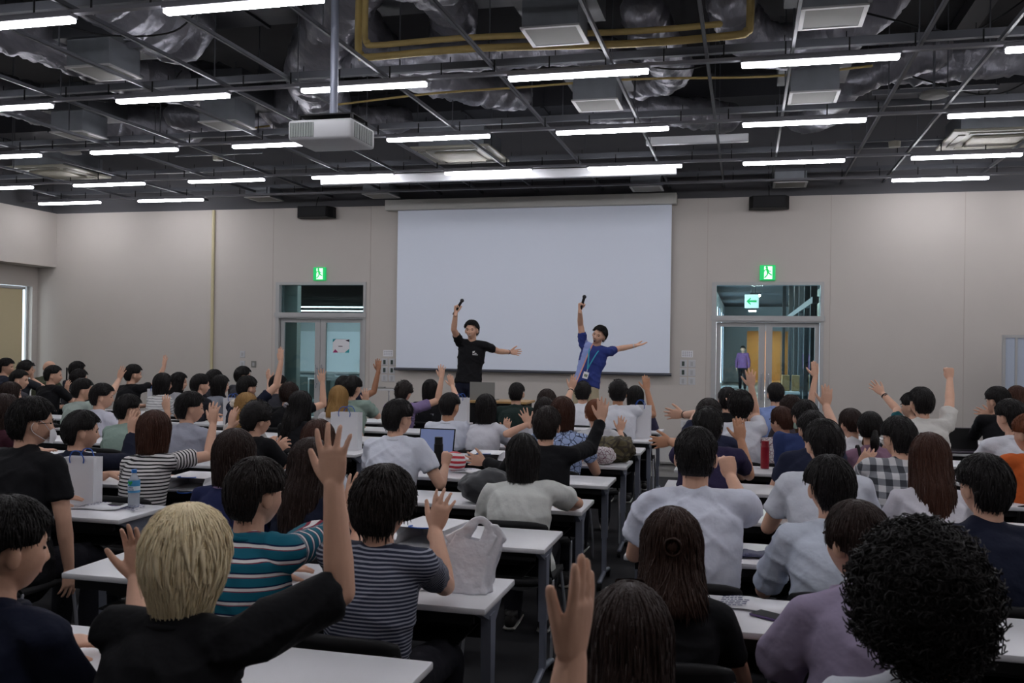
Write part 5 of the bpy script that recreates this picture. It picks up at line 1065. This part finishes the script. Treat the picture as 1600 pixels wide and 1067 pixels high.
paper_bag(lay(765, 718), 'white paper bag lying flat behind the off-white tee woman', .26, .3, .07, .1, True)
paper_bag(lay(325, 757), 'white paper bag lying on the table right of the striped bob woman', .26, .3, .08, .1, True)
paper_bag(lay(425, 735), 'white paper bag lying behind the teal polo', .26, .3, .08, .1, True)
paper_bag(np.array([.02, 5.9, 0.005]), 'pale paper bag standing on the floor right of the aisle', .25, .33, .12, .2)
# flyers
def flyer(px, py, w_, d, rz, lab, c=None, lines=True, z=TZ):
    p = lay(px, py, z); t = empty('flyer', tuple(p), lab, 'flyer', rz=rz); b = MB(); n = 9; V = []; F = []
    for i in range(n):
        for j in (0, 1): V.append(((i/(n-1)-.5)*w_, (j-.5)*d, .003+.012*abs(math.sin(i/(n-1)*PI*1.5))*(.6+.4*j)))
    for i in range(n-1): F.append((2*i, 2*i+2, 2*i+3, 2*i+1))
    b.add(V, F); o = b.build('sheet', c or M_PAPER, t, True); q = o.modifiers.new('s', 'SOLIDIFY'); q.thickness = .0008
    if lines:
        b = MB(); rs = random.Random(int(px))
        for r in range(6):
            for cc in range(2):
                u0 = (cc-.5)*w_+.012; L_ = (w_/2-.03)*rs.uniform(.5, 1); u = u0
                while u < u0+L_:
                    l = rs.uniform(.006, .02); zf = lambda u_: .0045+.012*abs(math.sin((u_/w_+.5)*PI*1.5))
                    v = (r/6-.42)*d; b.add([(u, v, zf(u)), (u+l, v, zf(u+l)), (u+l, v+d*.07, zf(u+l)), (u, v+d*.07, zf(u))], [(0, 1, 2, 3)]); u += l+.005
        b.build('printed_text', mat('ink_blue', (70, 74, 110), .8), t)
flyer(1185, 948, .30, .16, -.1, 'open printed flyer on the table left of the lavender blouse')
flyer(1180, 868, .2, .14, .25, 'dark navy leaflet beside the white tee man', mat('leaflet_navy', (44, 46, 80), .6))
flyer(160, 793, .28, .18, .1, 'printed leaflet lying beside the water bottle at left'); flyer(1000, 917, .22, .16, .1, 'printed leaflet at the table corner behind the brown half-tied hair')
flyer(740, 735, .28, .2, .0, 'white sheets on the table before the white polo man'); flyer(1590, 775, .3, .22, -.2, 'stack of white papers at the right edge', lines=False); flyer(300, 742, .26, .18, 0., 'white sheet under the bag near the striped bob woman')
flyer(690, 918, .16, .12, .2, 'small pale sheet under the elbow of the striped tee person')
def phone(px, py, rz, lab, c=(70, 48, 96)):
    p = lay(px, py); t = empty('smartphone', tuple(p), lab, 'phone', rz=rz); b = MB(); b.bbox(-.038, -.075, .001, .038, .075, .01, .004); b.build('case', mat('phone_purple', c, .35), t, True); b = MB(); b.box(-.034, -.07, .0102, .034, .07, .0108); b.build('screen', M_BLACK, t)
phone(184, 786, 1.4, 'purple phone lying left of the water bottle'); phone(1208, 966, 1.0, 'purple phone under the lavender sleeve'); 
# bottles
def bottle(px, py, lab, cap=(40, 120, 200), label=True, h=.215, liquid=(190, 205, 215)):
    p = lay(px, py); t = empty('water_bottle', tuple(p), lab, 'bottle'); prof = [(.0, .026), (.008, .032), (.05, .0325), (.055, .031), (.06, .0325), (.135, .0325), (.150, .031), (.175, .020), (.188, .0125), (.198, .0125)]
    b = MB(); b.loft([(0, 0, z*h/.215) for z, r in prof], [r for z, r in prof], n=24, rnd=False); o = autosm(b.build('bottle_body', mat('clear_plastic', (205, 214, 224), .12, alpha=.45), t), 50)
    b = MB(); b.loft([(0, 0, .196*h/.215), (0, 0, .215*h/.215)], [.0145, .0145], n=20, rnd=False); autosm(b.build('cap', mat('cap_%d' % cap[0], cap, .4), t))
    if label:
        b = MB(); b.loft([(0, 0, .085), (0, 0, .155)], [.0335, .0325], n=28, rnd=False, cap=False); lb = autosm(b.build('wrap_label', mat('label_blue', (70, 150, 200), .5), t))
        b = MB(); b.loft([(0, 0, .098), (0, 0, .122)], [.0338, .0338], n=28, rnd=False, cap=False); b.build('label_band', mat('label_pale', (210, 222, 230), .5), lb)
        b = MB(); b.prism([(-.016, .008), (-.008, .014), (0, .008), (.008, .014), (.016, .008), (0, -.012)], 0, .002, lambda u, v, w_: (u, -.034-w_, .138+v)); b.build('green_heart', mat('heart_green', (40, 160, 80), .5), lb)
        for k, (txt, zz) in enumerate((('GREEN', .111), ('DA·KA·RA', .100))):
            cu = bpy.data.curves.new('label_text', 'FONT'); cu.body = txt; cu.size = .012 if k == 0 else .0105; cu.align_x = 'CENTER'; cu.extrude = .0004; o = bpy.data.objects.new('tmp', cu); COL.objects.link(o); bpy.context.view_layer.update(); tm = bpy.data.meshes.new_from_object(o.evaluated_get(bpy.context.evaluated_depsgraph_get())); bpy.data.objects.remove(o); o = bpy.data.objects.new('label_text', tm); COL.objects.link(o); tm.materials.clear(); o.parent = lb; o.location = (0, -.0346, zz); o.rotation_euler = (PI/2, 0, 0); tm.materials.append(mat('ink_navy', (30, 50, 110), .6))
    return t
bottle(209, 790, 'water bottle with blue cap and blue label on the left table')
bottle(1213, 704, 'small bottle with a red cap behind the dark blue shirt', (190, 30, 40), False)
def flask(px, py, lab, c, h=.24, r=.034, cat='flask'):
    p = lay(px, py); t = empty('drink_flask', tuple(p), lab, cat); b = MB(); b.loft([(0, 0, .003), (0, 0, h*.78)], [r, r], n=24, rnd=False); autosm(b.build('flask_body', c, t)); b = MB(); b.loft([(0, 0, h*.78), (0, 0, h*.8), (0, 0, h)], [r*.98, r*.9, r*.88], n=24, rnd=False); autosm(b.build('lid', c, t), 60); return t
flask(685, 724, 'tall black flask right of the white polo man', M_BLACK, .25, .034); flask(761, 700, 'black flask behind the woman with black bob and white tee', mat('flask_navy', (34, 34, 48), .4), .2, .032); flask(1195, 732, 'red flask on the table left of the dark blue shirt', mat('flask_red', (150, 22, 40), .35), .22, .033)
def zband(name, period, c1, c2):
    m, nt, b = nodes(name); L = nt.links; tc = nt.nodes.new('ShaderNodeTexCoord'); w_ = nt.nodes.new('ShaderNodeTexWave'); w_.bands_direction = 'Z'; w_.inputs['Scale'].default_value = 1/period/3.18; w_.inputs['Distortion'].default_value = 1.5
    L.new(tc.outputs['Object'], w_.inputs['Vector']); cr = nt.nodes.new('ShaderNodeValToRGB'); cr.color_ramp.interpolation = 'CONSTANT'; e = cr.color_ramp.elements; e[0].color = lin(c1); e[1].position = .5; e[1].color = lin(c2); L.new(w_.outputs[0], cr.inputs[0]); L.new(cr.outputs[0], b.inputs['Base Color']); return m
# plastic bag, cloth bags, rucksacks
def blob_bag(name, px, py, dims, lab, m, cat='bag', seed=1, z=TZ, amp=.25, extra=None, loc=None):
    p = lay(px, py, z) if loc is None else np.array(loc); t = empty(name, tuple(p), lab, cat); b = MB(); b.ball((0, 0, dims[2]*.52), (dims[0]/2, dims[1]/2, dims[2]*.52), 56, 36); V = b.v[0]
    for i in range(len(V)):
        v = V[i]; q = noise.fractal(Vector((v[0]*9+seed, v[1]*9, v[2]*9)), 1, 2, 4)+.6*abs(noise.noise(Vector((v[0]*14, v[1]*14+seed, v[2]*5)))); c = v-np.array([0, 0, dims[2]*.5]); V[i] = np.array([0, 0, dims[2]*.5])+c*(1+amp*q); V[i][2] = max(V[i][2], .002)
    b.build('bag_body', m, t, True)
    if extra: extra(t, dims)
    return t
M_POLY = mat('thin_plastic', (240, 241, 248), .35, bump=.8, bscale=14, alpha=.93)
def poly_bag(px, py):
    p = lay(px, py); t = empty('plastic_bag', tuple(p), 'white plastic carrier bag standing on the table end', 'plastic bag', rz=-.1)
    b = MB(); nu = 64; nv = 26; V = []; F = []
    for j in range(nv):
        v = j/(nv-1); z = v*.20; wx = .10+.012*math.sin(v*3)-.0*v; wy = .058*(1-v*.72)+.002
        for i in range(nu):
            a = 2*PI*i/nu; c = math.cos(a); s_ = math.sin(a); r = 1+.07*noise.noise(Vector((c*2.5, s_*2.5, z*16)))+.05*math.sin(a*9+z*30+2*math.sin(z*22)); x = wx*math.copysign(abs(c)**.7, c)*r+.05*v*v; y = wy*math.copysign(abs(s_)**.7, s_)*r; V.append((x, y, z+.02*v*abs(c)))
    for j in range(nv-1):
        for i in range(nu): k = (i+1) % nu; F.append((j*nu+i, j*nu+k, (j+1)*nu+k, (j+1)*nu+i))
    F.append(tuple(range(nu-1, -1, -1))); b.add(V, F); o = b.build('bag_body', M_POLY, t, True)
    for sd, top in ((-1, (.05, .0, .30)), (1, (.15, .0, .20))):
        b = MB(); PP = crv([(.02+sd*.075, 0, .17), (.03+sd*.06+.02, .0, .24), top], 6) if sd > 0 else crv([(-.05, 0, .17), (.0, 0, .225), (.045, 0, .275), (.085, .0, .265), (.10, 0, .22), (.10, 0, .17)], 6)
        b.loft(PP, lerpr([(.05, .012), (.03, .006), (.022, .004)], (len(PP)-1)//2)[:len(PP)] if sd > 0 else lerpr([(.055, .012), (.026, .006), (.015, .004), (.015, .004), (.022, .006), (.04, .012)], 6), ref=(1, 0, 0), n=12); V = b.v[0]
        for i in range(len(V)): V[i] += .006*np.array([noise.noise(Vector(V[i]*30)), noise.noise(Vector(V[i]*30+5)), 0])
        b.build('bag_handle', M_POLY, t, True)
    b = MB(); b.ball((-.02, 0, .055), (.062, .032, .05), 20, 12); V = b.v[0]
    for i in range(len(V)): V[i] *= 1+.15*noise.noise(Vector(V[i]*40))
    b.build('wrapped_food', mat('wrapper', (190, 180, 176), .4, var=.4, bscale=30), t, True)
poly_bag(728, 922)
blob_bag('rucksack', 756, 792, (.32, .22, .19), 'dark grey slumped rucksack left of the off-white tee woman', mat('dark_nylon', (56, 58, 62), .55, bump=.8, bscale=8), 'rucksack', 3)
M_CAMO = cells('camo', (92, 84, 58), (58, 50, 36), 14, .12)
blob_bag('shoulder_bag', 974, 722, (.34, .24, .2), 'camouflage bag on the table by the aisle', M_CAMO, 'bag', 5); blob_bag('cap', 958, 700, (.26, .24, .17), 'round black cloth bundle behind the camouflage bag', mat('cap_black', (40, 40, 46), .8, bump=.4, bscale=20), 'bag', 7, amp=.08)
blob_bag('patterned_pouch', 942, 728, (.2, .16, .14), 'small patterned pouch left of the camouflage bag', FLOR, 'pouch', 2)
blob_bag('cloth_bag', 712, 735, (.17, .12, .14), 'red and white striped cloth pouch before the white polo man', zband('red_white_cloth', .036, (188, 36, 52), (222, 216, 216)), 'pouch', 6, amp=.12)
for k, (x, y, l) in enumerate(((-.45, 6.6, 'black rucksack on the floor in the aisle, nearer one'), (-.35, 8.3, 'black rucksack on the floor in the aisle, farther one'), (.1, 5.0, 'dark bag under the table right of the aisle'), (-1.6, 5.9, 'dark bag under the table left of the aisle'))):
    blob_bag('floor_rucksack', 0, 0, (.34, .26, .42), l, mat('black_nylon', (28, 28, 32), .6, bump=.8, bscale=8), 'rucksack', 11+k, amp=.1, loc=(x, y, 0.002))
# laptops
def laptop(loc, rz, lab, lit=False, c=None, open_=105):
    t = empty('laptop', tuple(loc), lab, 'laptop', rz=rz); b = MB(); b.bbox(-.16, -.11, .001, .16, .11, .016, .004); b.build('base', c or M_GRILLE, t); b = MB(); b.box(-.14, -.01, .0165, .14, .09, .018); b.build('keyboard', M_BLACK, t)
    b = MB(); a = math.radians(open_-90); b.box(-.16, .0, 0, .16, .008, .215); V = b.v[0]; V[:] = [(v[0], v[1]*math.cos(a)+v[2]*math.sin(a)+.11, v[2]*math.cos(a)-v[1]*math.sin(a)+.012) for v in V]; b.build('lid', c or M_GRILLE, t)
    b = MB(); b.box(-.15, -.002, .01, .15, .0, .205); V = b.v[0]; V[:] = [(v[0], v[1]*math.cos(a)+v[2]*math.sin(a)+.11, v[2]*math.cos(a)-v[1]*math.sin(a)+.012) for v in V]; b.build('display', mat('display_lit', (120, 135, 180), .3, emit=.2) if lit else M_BLACK, t)
laptop(lay(665, 712), 0., 'open laptop with a lit blue screen behind the white polo man', True, M_BLACK)
laptop(lay(1507, 712), .1, 'dark laptop beside the white polo man at right', False, mat('laptop_dark', (66, 58, 70), .4))
# presenter's desk with laptop
dk = atZ(815, 612, .98); t = empty('lectern_desk', (-3.25, 11.9, ZS-.005), 'wooden-topped black desk between the presenters', 'desk')
b = MB(); b.bbox(-.52, -.25, .70, .52, .25, .73, .006); b.build('desk_top', mat('oak_top', (178, 142, 92), .5, var=.2, bscale=8, stretch=(1, 12, 1)), t); b = MB(); b.box(-.48, -.22, .05, .48, -.2, .70); b.build('front_panel', M_BLACK, t)
for x in (-.48, .46): b = MB(); b.box(x, -.22, 0, x+.02, .22, .70); b.build('side_panel', M_BLACK, t)
t = empty('laptop', (-3.35, 11.85, ZS-.005+.731), 'silver laptop standing open on the wooden desk', 'laptop', rz=PI); b = MB(); b.bbox(-.17, -.12, 0, .17, .12, .015, .004); b.build('base', M_GRILLE, t); b = MB(); b.box(-.17, .115, .01, .17, .122, .24); b.build('lid', M_GRILLE, t)
# whiteboard ledge and microphone stand near the left doors
t = empty('music_stand', (-5.4, 13.6, 0), 'thin stand with a small tray right of the left doors', 'stand'); b = MB(); b.loft([(0, 0, .3), (0, 0, .93)], [.011]*2, n=8); b.build('pole', M_CHROME, t, True)
for k in range(3): an = k*2.1; b = MB(); b.loft([(0, 0, .32), (.25*math.cos(an), .25*math.sin(an), .015)], [.009]*2, n=8); b.build('leg', M_CHROME, t, True)
b = MB(); b.box(-.28, -.18, .93, .28, .18, .95); b.build('tray', M_WHITE, t); b = MB(); b.box(-.2, -.1, .951, .2, .1, .965); b.box(-.18, -.09, .965, -.05, 0, .98); b.build('sound_mixer', M_GRILLE, t)
t = empty('microphone_stand', (-9.9, 11.9, 0), 'slim black stand rising among heads at far left', 'stand'); b = MB(); b.loft([(0, 0, .01), (0, 0, 1.22)], [.012]*2, n=8); b.build('pole', M_BLACK, t); b = MB(); b.loft([(0, 0, .0), (0, 0, .02)], [.14, .13], n=20, rnd=False); b.build('stand_base', M_BLACK, t)
# chairs and tables in the side room
for k, (x, y) in enumerate(((-8.2, 17.2), (-8.6, 18.6), (-9.3, 18.4), (-7.6, 17.4), (-8.1, 19.6), (-9.6, 20.4))):
    t = empty('mesh_chair', (x, y, 0), 'grey mesh chair in the side room, %s' % ('nearest the doors on the left', 'second row behind the glass', 'beside the grey partition', 'behind the poster leaf', 'far right behind the glass', 'under the far whiteboard')[k], 'chair')
    b = MB(); b.bbox(-.24, -.24, .42, .24, .24, .47, .015); b.build('seat', mat('mesh_grey', (88, 96, 96), .8), t); b = MB(); b.bbox(-.23, -.25, .55, .23, -.22, .92, .01); b.build('backrest', MC['mesh_grey'], t)
    for a in (-.2, .2):
        for c_ in (-.2, .2): b = MB(); b.loft([(a, c_, .42), (a*1.15, c_*1.15, .01)], [.012]*2, n=6); b.build('leg', M_CASE, t)
t = empty('side_room_table', (-9.6, 21.4, 0), 'white table under the whiteboard in the side room', 'table'); b = MB(); b.box(-1.4, -.3, .7, 1.4, .3, .73); b.build('table_top', M_LAM, t)
for x in (-1.3, 1.3): b = MB(); b.box(x-.03, -.25, 0, x+.03, .25, .7); b.build('leg', M_CASE, t)
